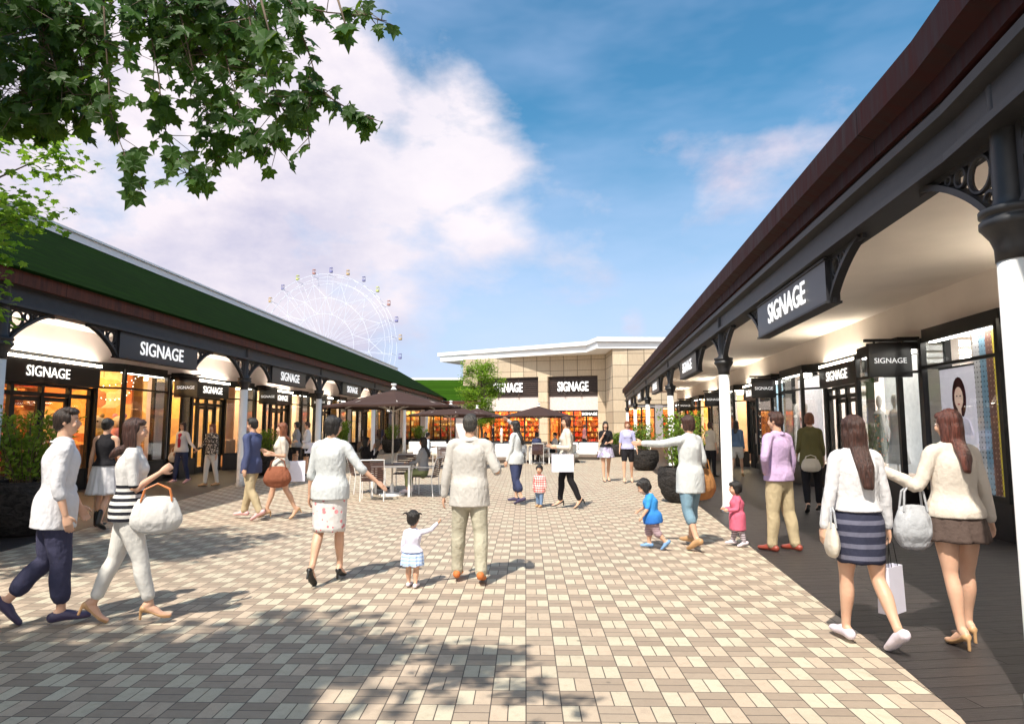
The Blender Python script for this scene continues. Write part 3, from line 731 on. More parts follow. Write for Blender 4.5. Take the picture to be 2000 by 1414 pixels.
wing_panel(rootR, 1, 1.0, 3.72, .7, 1.9, 2.3, M('white_backdrop_b', (.84,.84,.82), .5, emis=(1,.98,.97), es=.24), 'backdrop', 'white backdrop behind the floral dress mannequin', 'backdrop')  # same added glow makes this sheet look lit
shelf(rootR, 1, 4.0, 4.4, 7.2, 'cool', 'clothes shelves inside the second right shop', 11)
shelf(rootR, 1, 12.4, 3.6, 7.2, 'warm', 'gift shelves inside the third right shop', 12)
shelf(rootR, 1, 21.2, 4.0, 7.2, 'cool', 'shelves inside the fourth right shop', 13)
bulbs(rootR, 1, [(5.6, 11.4 + .23*(i % 12), .7 + .26*(i//12)) for i in range(108)], 'grid of white dot lights in the third right shop', .03)
def dots_curtain():
    b = MB(); b.box(5.68, 5.72, 11.2, 14.3, .1, 3.3); o = b.build('black_curtain', BK, None); o.location = rootR.location; o.rotation_euler = rootR.rotation_euler
    props(o, 'black curtain behind the dots of light in the third right shop', 'curtain')
dots_curtain()
# ---------------------------------------------------------------- far wing with a green roof
wing = empty('wing_building', (-9.6, 56.5, 0), 0, 'low green-roofed shop wing closing the plaza behind the parasols', 'shop building')
b = MB(); b.box(-2.0, 5.6, .0, .2, 3.0, 3.8)
for x0, x1 in ((-2, -.9), (1.5, 2.05), (4.6, 5.6)): b.box(x0, x1, 0, .2, 0, 3.0)
b.build('wall', PINKW, wing)
b = MB(); b.add([(-3.2,-1.0,3.85),(6.6,-1.0,3.85),(6.6,3.8,5.95),(-1.6,3.8,5.95),(-3.2,-1.0,3.78),(6.6,-1.0,3.78),(6.6,3.8,5.85),(-1.6,3.8,5.85)], [(0,1,2,3),(4,7,6,5),(0,4,5,1),(1,5,6,2),(2,6,7,3),(3,7,4,0)])
rf = b.build('roof', m_tiles('green_wing_tiles', (.022, .060, .004)), wing)
b = MB(); b.box(-2.2, 6.6, 3.8, 4.0, 5.9, 6.15); b.build('ridge_cap', WHITE, rf)
b = MB(); b.box(-3.0, 6.6, -1.02, -.9, 3.5, 3.775); b.build('fascia', FASC_L, wing)
b = MB(); b.box(-3, 6.6, -.9, 0, 3.62, 3.68); b.build('soffit', DARK, wing)
def shopglass(root, x0, x1, z0, z1, n, y=.05, trans=None):
    b = MB()
    for i in range(n + 1):
        x = x0 + (x1 - x0) * i / n; b.box(x - .05, x + .05, y - .05, y + .05, z0, z1)
    for z in (z0, z1) + ((trans,) if trans else ()): b.box(x0 - .05, x1 + .05, y - .045, y + .045, z - .05, z + .05)
    f = b.build('window', BLACK, root); b = MB(); b.box(x0, x1, y - .006, y + .006, z0, z1); b.build('pane', GLASS, f)
def boxroom(root, x0, x1, y0, y1, mat, lamp, z1=3.2):
    b = MB(); b.box(x0, x1, y1 - .1, y1, 0, z1); b.box(x0 - .1, x0, y0, y1, 0, z1); b.box(x1, x1 + .1, y0, y1, 0, z1); b.box(x0, x1, y0, y1, z1, z1 + .1); b.build('shop_room', mat, root)
    b = MB(); b.box(x0 + .3, x1 - .3, y0 + .8, y1 - .6, z1 - .06, z1 - .02); b.build('ceiling_light', lamp, root)
shopglass(wing, -.9, 1.5, .45, 3.0, 3, trans=2.5); shopglass(wing, 2.05, 4.6, .45, 3.0, 4, trans=2.5)
b = MB(); b.box(-.9, 1.5, .0, .15, 0, .4); b.box(2.05, 4.6, .0, .15, 0, .4); b.build('plinth', PLINTH, wing)
WYs = warm('yellow_strong', (1, .76, .38), 5); WOs = warm('orange_strong', (1, .60, .28), 6)
boxroom(wing, -.9, 1.5, .25, 3.2, YE, WYs); boxroom(wing, 2.05, 4.6, .25, 3.2, YE, WYs)
def far_shelf(p, rz, w, kind, label, seed):
    class Rt: pass
    r_ = Rt(); r_.location = Vector(p); r_.rotation_euler = Matrix.Rotation(rz, 3, 'Z').to_euler()
    shelf(r_, 1, 0, w, 0, kind, label, seed)
far_shelf((-9.3, 58.9, 0), R(90), 2.0, 'warm', 'golden shelves in the left window of the green-roofed wing', 31)
far_shelf((-6.3, 58.9, 0), R(90), 2.2, 'warm', 'golden shelves in the right window of the green-roofed wing', 32)
# ---------------------------------------------------------------- stone hall
hall = empty('stone_building', (8.0, 54.6, 0), 0, 'beige stone-clad hall with a flat white overhanging roof', 'shop building')
Wd = Vector((-4.5, 58.9, 0)) - Vector((8.0, 54.6, 0)); Wl = Wd.length; wu = Wd.normalized(); wn_ = Vector((wu.y, -wu.x, 0))
if wn_.y > 0: wn_ = -wn_
def HM(): 
    # local frame: x from the left end (0) to the corner (Wl), y into the building
    x = -wu; y = -wn_; o = Wd
    return Matrix(((x.x, y.x, 0, o.x), (x.y, y.y, 0, o.y), (0, 0, 1, 0), (0, 0, 0, 1)))
hm_ = HM()
def hx(px, y=870):       # image column -> distance along the front
    r = ray(px, 800); a = Vector((8.0, 54.6)); 
    d = Vector((-wu.x, -wu.y)); p0 = Vector((-4.5, 58.9))
    # solve p0 + d*s = t*r
    det = d.x * (-r[1]) - d.y * (-r[0]); s = ((-p0.x) * (-r[1]) - (-p0.y) * (-r[0])) / det
    return s
def hbox(b, x0, x1, y0, y1, z0, z1): return b.box(x0, x1, y0, y1, z0, z1, hm_)
o1, o2, o3, o4 = hx(932), hx(1053), hx(1071), hx(1168)
b = MB()
hbox(b, 0, o1, 0, .5, 0, 7.75); hbox(b, o2, o3, -.25, .5, 0, 5.95); hbox(b, o4, Wl, 0, .5, 0, 7.75)
hbox(b, o1, o4, 0, .5, 5.95, 7.75)
b.box(.0, .5, -4.0, .25, 0, 7.75); b.box(.5, 12.5, -4.0, -3.5, 3.35, 7.75); b.box(.5, 1.2, -4.0, -3.5, 0, 3.35)
b.build('wall', STONE, hall)
# side return wall on the left of the hall
b = MB(); hbox(b, 0, .5, .5, 9, 0, 7.75); b.build('side_wall', STONE, hall)
# recessed shop fronts
LOUV = M('dark_louvre', (.055, .035, .03), .6)
for (a, c) in ((o1, o2), (o3, o4)):
    b = MB()
    for k in range(9): hbox(b, a, c, .22, .30, 4.25 + k * .19, 4.25 + k * .19 + .10)
    for k in (1/3, 2/3): x = a + (c - a) * k; hbox(b, x - .05, x + .05, .16, .22, 4.15, 5.95)
    hbox(b, a, c, .40, .44, 4.2, 5.95)
    b.build('louvre', LOUV, hall)
    b = MB(); hbox(b, a, c, .30, .5, 2.98, 4.2); b.build('lintel', M('pale_pink_plaster', (.62, .54, .52), .85), hall)
    n = 4; b = MB()
    for i in range(n + 1):
        x = a + (c - a) * i / n; hbox(b, x - .06, x + .06, .34, .44, 0, 2.98)
    hbox(b, a, c, .35, .43, 2.88, 2.98); hbox(b, a, c, .35, .43, 2.3, 2.36); hbox(b, a, c, .35, .43, 0, .3)
    f = b.build('window', BLACK, hall); b = MB(); hbox(b, a, c, .385, .395, .3, 2.9); b.build('pane', GLASS, f)
    b = MB(); hbox(b, a, c, 4, 4.1, 0, 3.1); hbox(b, a - .1, a, .6, 4, 0, 3.1); hbox(b, c, c + .1, .6, 4, 0, 3.1); hbox(b, a, c, .5, 4.1, 3.1, 3.2); b.build('shop_room', OR, hall)
    b = MB(); hbox(b, a + .3, c - .3, 1, 3.5, 3.03, 3.07); b.build('ceiling_light', WOs, hall)
    mid = Vector((8.0, 54.6, 0)) + hm_ @ Vector(((a + c) / 2, 3.4, 0))
    far_shelf(mid, math.atan2(wu.y, wu.x) + R(90), (c - a) * .9, 'red', 'red and orange shelves behind the ' + ('left' if a == o1 else 'right') + ' stone hall window', int(a * 7))
# east bay windows beyond the colonnade
for (x0, x1) in ((1.2, 3.3), (3.9, 6.2)):
    shop = None
    b = MB()
    for i in range(3):
        x = x0 + (x1 - x0) * i / 2; b.box(x - .06, x + .06, -3.85, -3.75, 0, 3.1)
    for z in (.35, 2.3, 3.05): b.box(x0, x1, -3.84, -3.76, z - .05, z + .05)
    f = b.build('window', BLACK, hall); b = MB(); b.box(x0, x1, -3.81, -3.80, .35, 3.05); b.build('pane', GLASS, f)
    b = MB(); b.box(x0 - .1, x1 + .1, -.6, -.5, 0, 3.2); b.box(x0 - .15, x0 - .1, -3.5, -.5, 0, 3.2); b.box(x1 + .1, x1 + .15, -3.5, -.5, 0, 3.2); b.box(x0, x1, -3.5, -.5, 3.1, 3.2); b.build('shop_room', OR, hall)
    b = MB(); b.box(x0 + .2, x1 - .2, -3.2, -1, 3.04, 3.08); b.build('ceiling_light', WOs, hall)
b = MB(); b.box(3.3, 3.9, -3.95, -3.5, 0, 3.345); b.box(1.2, 3.9, -3.9, -3.55, 3.1, 3.345); b.box(3.9, 6.3, -3.9, -3.55, 3.1, 3.345); b.box(1.2, 3.3, -3.9, -3.55, 0, .3); b.box(3.9, 6.3, -3.9, -3.55, 0, .3); b.build('pier', M('grey_pier', (.33, .31, .31), .8), hall)
far_shelf((8.0 + 2.2, 54.6 - 1.0, 0), R(90), 1.9, 'red', 'red shelves behind the hall window seen between the last right columns', 41)
far_shelf((8.0 + 5.0, 54.6 - 1.0, 0), R(90), 2.1, 'red', 'red shelves in the hall window at the end of the right arcade', 42)
# roof slab with overhang
A0 = Vector((-6.9 - 8.0, 61.2 - 54.6)); A1 = Vector((6.25 - 8.0, 53.0 - 54.6)); A2 = Vector((6.75 - 8.0, 50.4 - 54.6)); A3 = Vector((22 - 8.0, 50.9 - 54.6))
poly = [A0, A1, A2, A3, Vector((14, 12)), Vector((-12, 12))]
b = MB(); b.prism([tuple(p) for p in poly], 7.753, 8.28)
c_ = sum(poly, Vector((0, 0))) / 6
b.prism([tuple(p + (p - c_).normalized() * .28) for p in poly], 8.283, 8.62); b.build('roof', M('white_fascia', (.78, .79, .80), .5, var=.02), hall)
def hall_sign(a, c, z, label, mesh=T_BIG):
    p = Vector((8.0, 54.6, 0)) + hm_ @ Vector(((a + c) / 2, .10, z))
    r = empty('wall_sign', p, 0, label, 'sign', 'large letters on the stone hall')
    link('lettering', mesh, r, None, face_mtx((0, 0, 0), wn_))
    b = MB(); x = z_ = None
    for k in (-1, 1):
        b.bar(Vector((-wu * k * 1.0)) + Vector((0, 0, 0)), Vector((-wu * k * 1.0)) - wn_ * .13, .05, .05)
    b.build('fixing', DARK, r)
hall_sign(o1, o2, 5.05, 'large white letters on the louvres behind the young tree'); hall_sign(o3, o4, 5.05, 'large white letters on the louvres right of the stone pier')
p = Vector((8.0, 54.6, 0)) + hm_ @ Vector((o4 - .75, .12, 2.66)); r = empty('shop_sign', p, 0, 'small black sign over the hall door beside the stone corner', 'sign')
b = MB(); rot = Matrix.Rotation(math.atan2(-wu.y, -wu.x), 4, 'Z'); b.box(-.75, .75, -.05, .05, -.25, .25, rot); b.build('sign_box', SIGNK, r)
tm = T_SHOP.copy(); link('lettering', tm, r, None, face_mtx(wn_ * .07, wn_))
# ---------------------------------------------------------------- Ferris wheel far behind
wc = at(634, 679, 220); FR = 27.6
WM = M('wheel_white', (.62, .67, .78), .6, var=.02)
fw = empty('ferris_wheel', (wc.x, wc.y, 0), R(-10), 'tall white ferris wheel rising behind the green roof', 'ferris wheel')
def ring(b, r, y, t, n=81):
    for i in range(n):
        a0 = 2*math.pi*i/n; a1 = 2*math.pi*(i+1)/n
        b.bar((r*math.cos(a0), y, wc.z + r*math.sin(a0)), (r*math.cos(a1), y, wc.z + r*math.sin(a1)), t, t, (0, 1, 0))
b = MB()
for y in (-2.2, 2.2):
    ring(b, FR - 2.2, y, .11); ring(b, FR - 4.6, y, .09, 27)
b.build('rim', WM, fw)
b = MB()
for k in range(27):
    a = 2*math.pi*(k + .5)/27; ca, sa = math.cos(a), math.sin(a)
    for y in (-2.2, 2.2):
        b.bar((1.5*ca, y*.8, wc.z + 1.5*sa), ((FR-2.2)*ca, y, wc.z + (FR-2.2)*sa), .065, .065)
    b.bar(((FR-2.2)*ca, -2.2, wc.z+(FR-2.2)*sa), ((FR-2.2)*ca, 2.2, wc.z+(FR-2.2)*sa), .1, .1)
    a2 = 2*math.pi*(k + 1.0)/27
    for r1, r2, q in ((FR*.42, FR*.62, 1), (FR*.62, FR*.80, 0)):
        if (k + q) % 2 == 0: b.bar((r1*ca, -2, wc.z+r1*sa), (r2*math.cos(a2+.11), -2, wc.z+r2*math.sin(a2+.11)), .1, .1); b.bar((r1*ca, -2, wc.z+r1*sa), (r2*math.cos(a-.23), -2, wc.z+r2*math.sin(a-.23)), .1, .1)
for r1 in (FR*.42, FR*.62):
    ring(b, r1, -2, .1, 27)
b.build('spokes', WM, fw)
b = MB(); b.lathe([(1.7, -2.6), (1.7, 2.6)], 20); o = b.build('hub', WM, fw, mtx=Matrix.Translation((0, 0, wc.z)) @ Matrix.Rotation(math.pi/2, 4, 'X'))
b = MB()
for y in (-3, 3):
    for x in (-11, 11): b.bar((x, y*1.8, 0), (0, y, wc.z), .9, .9)
b.build('support_frame', WM, fw)
CABC = [(.50,.36,.18), (.20,.20,.42), (.42,.22,.20), (.50,.54,.18), (.22,.22,.40)]
for k in range(27):
    a = 2*math.pi*(k + .5)/27
    kk = .72; g = MB(); g.lathe([(.1, 1.35), (.75, 1.2), (.8, 1.05), (.8, .95)], 10); g.lathe([(.75, -1.25), (.85, -1.1), (.85, -.35)], 10)
    for q in range(6):
        g.bar((.8*math.cos(q), .8*math.sin(q), -.4), (.8*math.cos(q), .8*math.sin(q), 1.0), .1, .1)
    ci = CABC[k % 5]
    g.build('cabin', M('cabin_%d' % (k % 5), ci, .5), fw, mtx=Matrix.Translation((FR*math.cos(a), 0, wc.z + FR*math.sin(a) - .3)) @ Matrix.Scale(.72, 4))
# ---------------------------------------------------------------- parasols, tables, chairs, lounge seats
BROWN_F = cloth('parasol_canvas', (.050, .026, .020), .25, .8, 3)
POLE = M('cream_pole', (.62, .58, .52), .4, .1)
def parasol(label, p, rad=1.62, he=2.02, ht=2.42):
    r = empty('parasol', (p[0], p[1], .012), 0, label, 'parasol', 'brown parasols over the café tables')
    b = MB(); b.lathe([(.02, 0), (.30, 0), (.30, .035), (.05, .07), (.035, .25), (.024, .26)], 24); b.build('base', WHITE, r)
    b = MB(); b.tube([(0, 0, .2), (0, 0, ht - .05)], .021, 12); b.build('pole', POLE, r)
    n = 8; b = MB(); off = R(14); rings = [(.02, ht), (.30, ht - .065), (.75, ht - .185), (1.2, ht - .305), (rad, he)]
    vs = []
    for rr, z in rings:
        for j in range(n * 2):
            a = off + math.pi * j / n
            k = 1.0 if j % 2 == 0 else math.cos(math.pi / n) * .985
            vs.append((rr * k * math.cos(a), rr * k * math.sin(a), z - (0 if j % 2 == 0 else .012 * rr) ))
    m = n * 2
    for j in range(m):
        a = off + math.pi * j / n; k = 1.0 if j % 2 == 0 else math.cos(math.pi / n) * .985
        vs.append((rad * k * math.cos(a), rad * k * math.sin(a), he - .055))
    fs = [(i*m+j, i*m+(j+1)%m, (i+1)*m+(j+1)%m, (i+1)*m+j) for i in range(len(rings)) for j in range(m)]
    b.add(vs, fs); c = b.build('canopy', BROWN_F, r); sm = c.modifiers.new('s', 'SOLIDIFY'); sm.thickness = .006
    for j in range(n):
        a = off + 2*math.pi*j/n; b = MB()
        b.bar((.03*math.cos(a), .03*math.sin(a), ht - .045), ((rad-.04)*math.cos(a), (rad-.04)*math.sin(a), he - .03), .018, .022)
        b.bar((.03*math.cos(a), .03*math.sin(a), he - .12), (.8*math.cos(a), .8*math.sin(a), ht - .225), .014, .014)
        b.build('rib', POLE, r)
    b = MB(); b.lathe([(.035, 0), (.075, .03), (.05, .06), (.035, .10), (.07, .14), (.06, .17), (.01, .175)], 14, (0, 0, ht - .01)); b.build('finial', WHITE, r)
parasol('large brown parasol nearest the viewer over the café table with two women', (-2.81, 15.2), 1.62, 2.08, 2.45)
parasol('second brown parasol behind the man in the grey jacket', (-2.36, 24.8), 1.62, 2.05, 2.42)
parasol('third brown parasol under the young tree', (-1.64, 30.2), 1.62, 2.05, 2.42)
parasol('rightmost brown parasol in front of the stone pier', (1.18, 28.2), 1.66, 2.05, 2.46)
SLAT = M('brown_slats', (.075, .035, .025), .5, var=.25, vs=20)
def chair_proto(label, p, rz):
    r = empty('cafe_chair', (p[0], p[1], .012), rz, label, 'chair', 'white framed café chairs with brown slats')
    # sits facing +y
    for x in (-.25, .25):
        for y in (-.24, .24):
            b = MB(); b.tube([(x, y, 0), (x, y, .43)] if y > 0 else [(x, y - .04, 0), (x, y, .43)], .011, 8); b.build('leg', WHITE, r)
        b = MB(); b.tube([(x, -.24, .43), (x, -.29, .66), (x, -.36, .88)], .011, 8); b.build('back_post', WHITE, r)
        b = MB(); b.tube([(x, .24, .43), (x, .23, .65), (x, .12, .665), (x, -.29, .66)], .011, 8); b.build('armrest', WHITE, r)
    b = MB()
    for k in range(10): b.box(-.24, .24, -.23 + k*.048, -.195 + k*.048, .435, .447)
    b.box(-.25, .25, -.245, -.232, .42, .44); b.box(-.25, .25, .242, .255, .42, .44); b.build('seat', SLAT, r)
    b = MB()
    for k in range(9):
        z = .47 + k*.046; y = -.245 - (z - .43)*.24; b.box(-.24, .24, y - .006, y + .006, z, z + .034)
    b.build('backrest', SLAT, r)
    b = MB(); b.tube([(-.25, -.36, .88), (.25, -.36, .88)], .012, 8); b.build('top_rail', WHITE, r)
    return r
CH = chair_proto('empty café chair nearest the viewer seen from behind under the big parasol', (-3.05, 14.25), R(8))
def chair(label, p, rz):
    c = copy_tree(CH); c.location = (p[0], p[1], .012); c.rotation_euler = (0, 0, rz); c['label'] = label; return c
chair('café chair of the woman in black at the big parasol table', (-3.62, 15.75), R(-62))
chair('café chair of the woman in grey on the right of the big parasol table', (-2.03, 15.15), R(78))
chair('café chair on the far side of the big parasol table', (-2.7, 16.25), R(180))
chair('café chair left of the table behind the grey-jacket man', (-3.25, 24.5), R(-80))
chair('café chair right of the table behind the grey-jacket man', (-1.45, 24.6), R(85))
chair('café chair in front of the table behind the grey-jacket man', (-2.5, 23.9), R(0))
chair('café chair in front of the rightmost parasol table', (1.05, 27.3), R(5))
chair('café chair at the left of the rightmost parasol table', (.35, 28.1), R(-85))
chair('café chair behind the rightmost parasol table', (1.35, 29.1), R(180))
def table(label, p, rz=0):
    r = empty('cafe_table', (p[0], p[1], .012), rz, label, 'table', 'square café tables with dark tops')
    b = MB()
    for k in range(8):
        y0 = -.42 + k*.105; 
        if k in (3, 4): b.box(-.42, -.04, y0, y0 + .1, .715, .735); b.box(.04, .42, y0, y0 + .1, .715, .735)
        else: b.box(-.42, .42, y0, y0 + .1, .715, .735)
    b.build('table_top', SLAT, r)
    b = MB(); b.box(-.44, .44, -.44, -.40, .66, .712); b.box(-.44, .44, .40, .44, .66, .712); b.box(-.44, -.40, -.40, .40, .66, .712); b.box(.40, .44, -.40, .40, .66, .712); b.build('frame', WHITE, r)
    for x in (-.415, .415):
        for y in (-.415, .415):
            b = MB(); b.box(x - .025, x + .025, y - .025, y + .025, 0, .66); b.build('leg', WHITE, r)
table('dark-topped café table under the nearest parasol', (-2.81, 15.2), R(6))
table('dark-topped café table under the second parasol', (-2.36, 24.8)); table('dark-topped café table under the third parasol', (-1.64, 30.2)); table('dark-topped café table under the rightmost parasol', (1.18, 28.2))
CUSH = cloth('cream_cushion', (.74, .70, .64), .35); CUSHW = cloth('white_cushion', (.80, .80, .80), .35)
def sofa(label, p, w, rz, backs=2, mat=CUSH):
    r = empty('lounge_sofa', (p[0], p[1], .012), rz, label, 'sofa', 'pale lounge sofas')
    def cb(nm, *a, m=mat):
        b = MB(); b.box(*a); o = b.build(nm, m, r, bevel=.04); return o
    cb('seat_cushion', -w/2, w/2, -.38, .42, .24, .42)
    cb('seat_cushion', -w/2 + .02, w/2 - .02, -.36, .40, .10, .235, m=M('taupe_base', (.20, .15, .12), .6))
    for k in range(backs):
        x0 = -w/2 + w*k/backs + .02; b = MB(); b.box(x0, x0 + w/backs - .04, -.46, -.28, .42, .80); o = b.build('back_cushion', mat, r, bevel=.05)
    b = MB(); b.box(-w/2 - .03, w/2 + .03, -.44, .44, .0, .095); b.build('base', M('sofa_base', (.06, .045, .035), .6), r)
sofa('long cream lounge sofa in front of the plaza tree', (-.75, 31.5), 2.2, R(190), 3)
sofa('white lounge sofa left of the rightmost parasol', (-.15, 28.6), 1.5, R(165), 2, CUSHW)
sofa('cream lounge sofa with the woman in a white top', (2.0, 28.9), 1.9, R(180), 2)
sofa('white lounge sofa beyond the rightmost parasol', (3.2, 31.5), 2.0, R(165), 2, CUSHW)
sofa('white lounge sofa behind the second parasol', (-3.4, 29.5), 2.2, R(190), 2, CUSHW)
sofa('pale lounge sofa close to the last left planters', (-4.4, 33.5), 2.0, R(185), 2)
# ---------------------------------------------------------------- planters and plants
def m_rough():
    t = NT('volcanic_planter'); o = t.obj(); n = t.noise(9, 8, t.mapped(o, (1, 1, 1.8)), .62, dist=1.2); n2 = t.noise(60, 4, o)
    t.set(t.mix(t.remap(n, .35, .7), (.008, .007, .007), (.055, .048, .045)), .75, 0, .3)
    t.bump(t.math('ADD', n, t.math('MULTIPLY', n2, .25)), 1.0, .06); return t.m
ROUGH = m_rough(); SOIL = M('soil', (.035, .022, .014), .95, bump=.8)
def planter_mesh(seed):
    b = MB(); n = 48; prof = [(.02, 0), (.26, .0), (.34, .04), (.43, .16), (.49, .32), (.515, .48), (.51, .60), (.485, .70), (.475, .735), (.44, .735), (.43, .66)]
    fine = []
    for i in range(len(prof) - 1):
        for k in range(4): fine.append(tuple(prof[i][q] + (prof[i+1][q] - prof[i][q]) * k / 4 for q in (0, 1)))
    fine.append(prof[-1]); b.lathe(fine, n, cap=False)
    out = []
    for (x, y, z) in b.v:
        r = math.hypot(x, y)
        if r > .2 and z > .01:
            d = noise.fractal(Vector((x*5 + seed, y*5, z*7)), 1, 2, 4) * .022
            if z > .70: d *= .3
            x *= 1 + d / r; y *= 1 + d / r
        out.append((x, y, z))
    b.v = out; me = b.mesh('planter')
    for p in me.polygons: p.use_smooth = True
    me.materials.append(ROUGH); return me
PLM = [planter_mesh(1), planter_mesh(7)]
LEAF_A = m_leaf('shrub_leaves', (.10, .20, .02), (.32, .46, .06), .45)
STEM = M('stem_bark', (.10, .07, .04), .9)
def shrub_mesh(seed, nst, h, leaf, spread=.42, dens=1.0):
    rng = random.Random(seed); L = MB(); S = MB()
    for i in range(nst):
        a = rng.uniform(0, 6.283); r0 = rng.uniform(0, .22); r1 = r0 + rng.uniform(.05, spread); hh = h * rng.uniform(.55, 1.0)
        p0 = Vector((r0*math.cos(a), r0*math.sin(a), 0)); p2 = Vector((r1*math.cos(a + rng.uniform(-.4, .4)), r1*math.sin(a), hh)); p1 = (p0 + p2)/2 + Vector((rng.uniform(-.06, .06), rng.uniform(-.06, .06), .05))
        pts = [p0.lerp(p1, t).lerp(p1.lerp(p2, t), t) for t in (0, .25, .5, .75, 1)]
        S.tube(pts, [.008, .007, .006, .004, .002], 5)
        m = int(hh * 62 * dens)
        for k in range(m):
            t = rng.uniform(.08, 1.0); p = p0.lerp(p1, t).lerp(p1.lerp(p2, t), t)
            b = rng.uniform(0, 6.283); d = Vector((math.cos(b), math.sin(b), rng.uniform(.1, 1.1))).normalized(); ln = leaf * rng.uniform(.6, 1.15)
            p = p + d * rng.uniform(.0, .07); side = d.cross(Vector((rng.uniform(-1, 1), rng.uniform(-1, 1), rng.uniform(-1, 1)))).normalized() * ln * .24
            up = side.cross(d).normalized() * ln * .06
            L.add([p, p + d*ln*.35 + side + up, p + d*ln*.75 + side*.7 + up, p + d*ln, p + d*ln*.75 - side*.7 + up, p + d*ln*.35 - side + up, p + d*ln*.5 - up*.5], [(0, 1, 6), (1, 2, 6), (2, 3, 6), (3, 4, 6), (4, 5, 6), (5, 0, 6)])
    lm = L.mesh('foliage'); lm.materials.append(LEAF_A); sm = S.mesh('stems'); sm.materials.append(STEM); return lm, sm
SHR = [shrub_mesh(3, 46, .95, .075), shrub_mesh(9, 40, .80, .07), shrub_mesh(21, 34, .75, .09, .34)]
def planter(p, label, shrub_label, k=0, sc_=1.0, hs=1.0):
    r = empty('planter', (p[0], p[1], .014), random.uniform(0, 6), label, 'planter', 'round black stone planters'); r.scale = (sc_,)*3
    link('bowl', PLM[k % 2], r); b = MB(); b.lathe([(.01, .66), (.46, .655), (.46, .60)], 24, cap=False); b.build('soil', SOIL, r)
    q = empty('shrub', (p[0], p[1], .014 + .66*sc_), random.uniform(0, 6), shrub_label, 'shrub', 'leafy shrubs in the planters'); q.scale = (sc_, sc_, sc_*hs)
    link('foliage', SHR[k][0], q); link('stems', SHR[k][1], q)
planter(gnd(1342, 985) + Vector((0, .35, 0)), 'round black stone planter beside the woman reaching out her arm', 'leafy green shrub beside the first white column on the right', 0, 1.0, 1.35)
planter(gnd(1263, 920) + Vector((0, .3, 0)), 'round black stone planter behind the woman in the lavender blouse', 'bushy green shrub behind the woman in the lavender blouse', 1, 1.0, 1.35)
planter(gnd(1205, 893) + Vector((0, .3, 0)), 'small dark planter between the two walking women, farther back', 'far shrub between the two walking women', 2, .9)
planter((-7.3, 9.75), 'big black stone planter at the left edge beside the man in the white shirt', 'dense green shrub at the left edge beside the man in the white shirt', 0, 1.08, 1.12)
planter((-8.1, 21.4), 'dark planter behind the woman carrying a brown bag', 'tall thin shrub between the man in the blazer and the woman with the brown bag', 1, .9, 1.25)
planter((-7.6, 29.0), 'dark planter behind the woman in the flowered skirt', 'spiky shrub behind the head of the woman in the flowered skirt', 2, 1.05, 1.45)
planter((-7.3, 39.0), 'planter under the left side of the big parasol', 'shrub seen under the big parasol left of its pole', 1, 1.1, 1.1)
planter((-5.9, 41.0), 'planter seen under the big parasol right of its pole', 'spiky shrub under the big parasol near the second parasol', 2, 1.1, 1.1)
# ---------------------------------------------------------------- trees
LEAF_T = m_leaf('young_tree_leaves', (.14, .28, .02), (.38, .56, .06), .5)
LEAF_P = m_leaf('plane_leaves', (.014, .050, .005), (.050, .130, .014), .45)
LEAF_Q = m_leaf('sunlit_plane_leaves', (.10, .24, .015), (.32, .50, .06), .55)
BARK = M('bark', (.09, .065, .045), .9, var=.4, vs=14, bump=.8, bs=20)
MAPLE = [(0, 0), (.18, -.10), (.46, -.02), (.36, .16), (.60, .42), (.36, .44), (.30, .62), (.16, .60), (0, 1.0), (-.16, .60), (-.30, .62), (-.36, .44), (-.60, .42), (-.36, .16), (-.46, -.02), (-.18, -.10)]
def leaf_at(b, p, d, n, s, shape):
    d = Vector(d).normalized(); n = Vector(n); x = d.cross(n)
    if x.length < 1e-3: x = Vector((1, 0, 0))
    x.normalize(); n = x.cross(d)
    vs = [p + d * (y * s) + x * (q * s) - n * (abs(q) * .25 * s) + n * (.10 * s * math.sin(y * 3)) for q, y in shape]
    c = p + d * (.35 * s); k = len(vs)
    b.add(vs + [c], [(i, (i + 1) % k, k) for i in range(k)])
# young plaza tree: slim trunk, upright loose crown
tp = Vector((-1.92, 40.0, 0)); tr = empty('young_tree', tp, 0, 'slender young tree with fresh green leaves in front of the stone hall', 'tree')
rng = random.Random(5); T = MB(); L = MB()
T.tube([(0, 0, 0), (.05, 0, 1.2), (-.08, .05, 2.2), (.06, 0, 3.2), (0, 0, 4.4), (.02, .0, 5.4)], [.10, .08, .07, .055, .035, .015], 10)
SM_L = [(0, 0), (.2, .2), (.26, .5), (.12, .8), (0, 1), (-.12, .8), (-.26, .5), (-.2, .2)]
for i in range(46):
    z = rng.uniform(1.9, 5.6); a = rng.uniform(0, 6.283); env = 1.42 * math.sin(math.pi * min(1, max(.12, (z - 1.5) / 4.4))) ** .7
    ln = env * rng.uniform(.55, 1.05); p0 = Vector((.02, 0, z - .2)); p1 = p0 + Vector((ln*math.cos(a), ln*math.sin(a), ln * rng.uniform(.15, .7)))
    pm = (p0 + p1)/2 + Vector((0, 0, -.1)); T.tube([p0, pm, p1], [.022, .014, .006], 5)
    for k in range(5):
        c = pm.lerp(p1, rng.uniform(.0, 1.1)) + Vector((rng.gauss(0, .16), rng.gauss(0, .16), rng.gauss(0, .12)))
        T.tube([pm.lerp(p1, .5), c], [.008, .003], 4)
        for q in range(46):
            p = c + Vector((rng.gauss(0, .17), rng.gauss(0, .17), rng.gauss(0, .11)))
            leaf_at(L, p, (rng.uniform(-1, 1), rng.uniform(-1, 1), rng.uniform(-.5, .6)), (rng.uniform(-.6, .6), rng.uniform(-.6, .6), 1), rng.uniform(.09, .15), SM_L)
T.build('trunk', BARK, tr, True); L.build('crown', LEAF_T, tr)
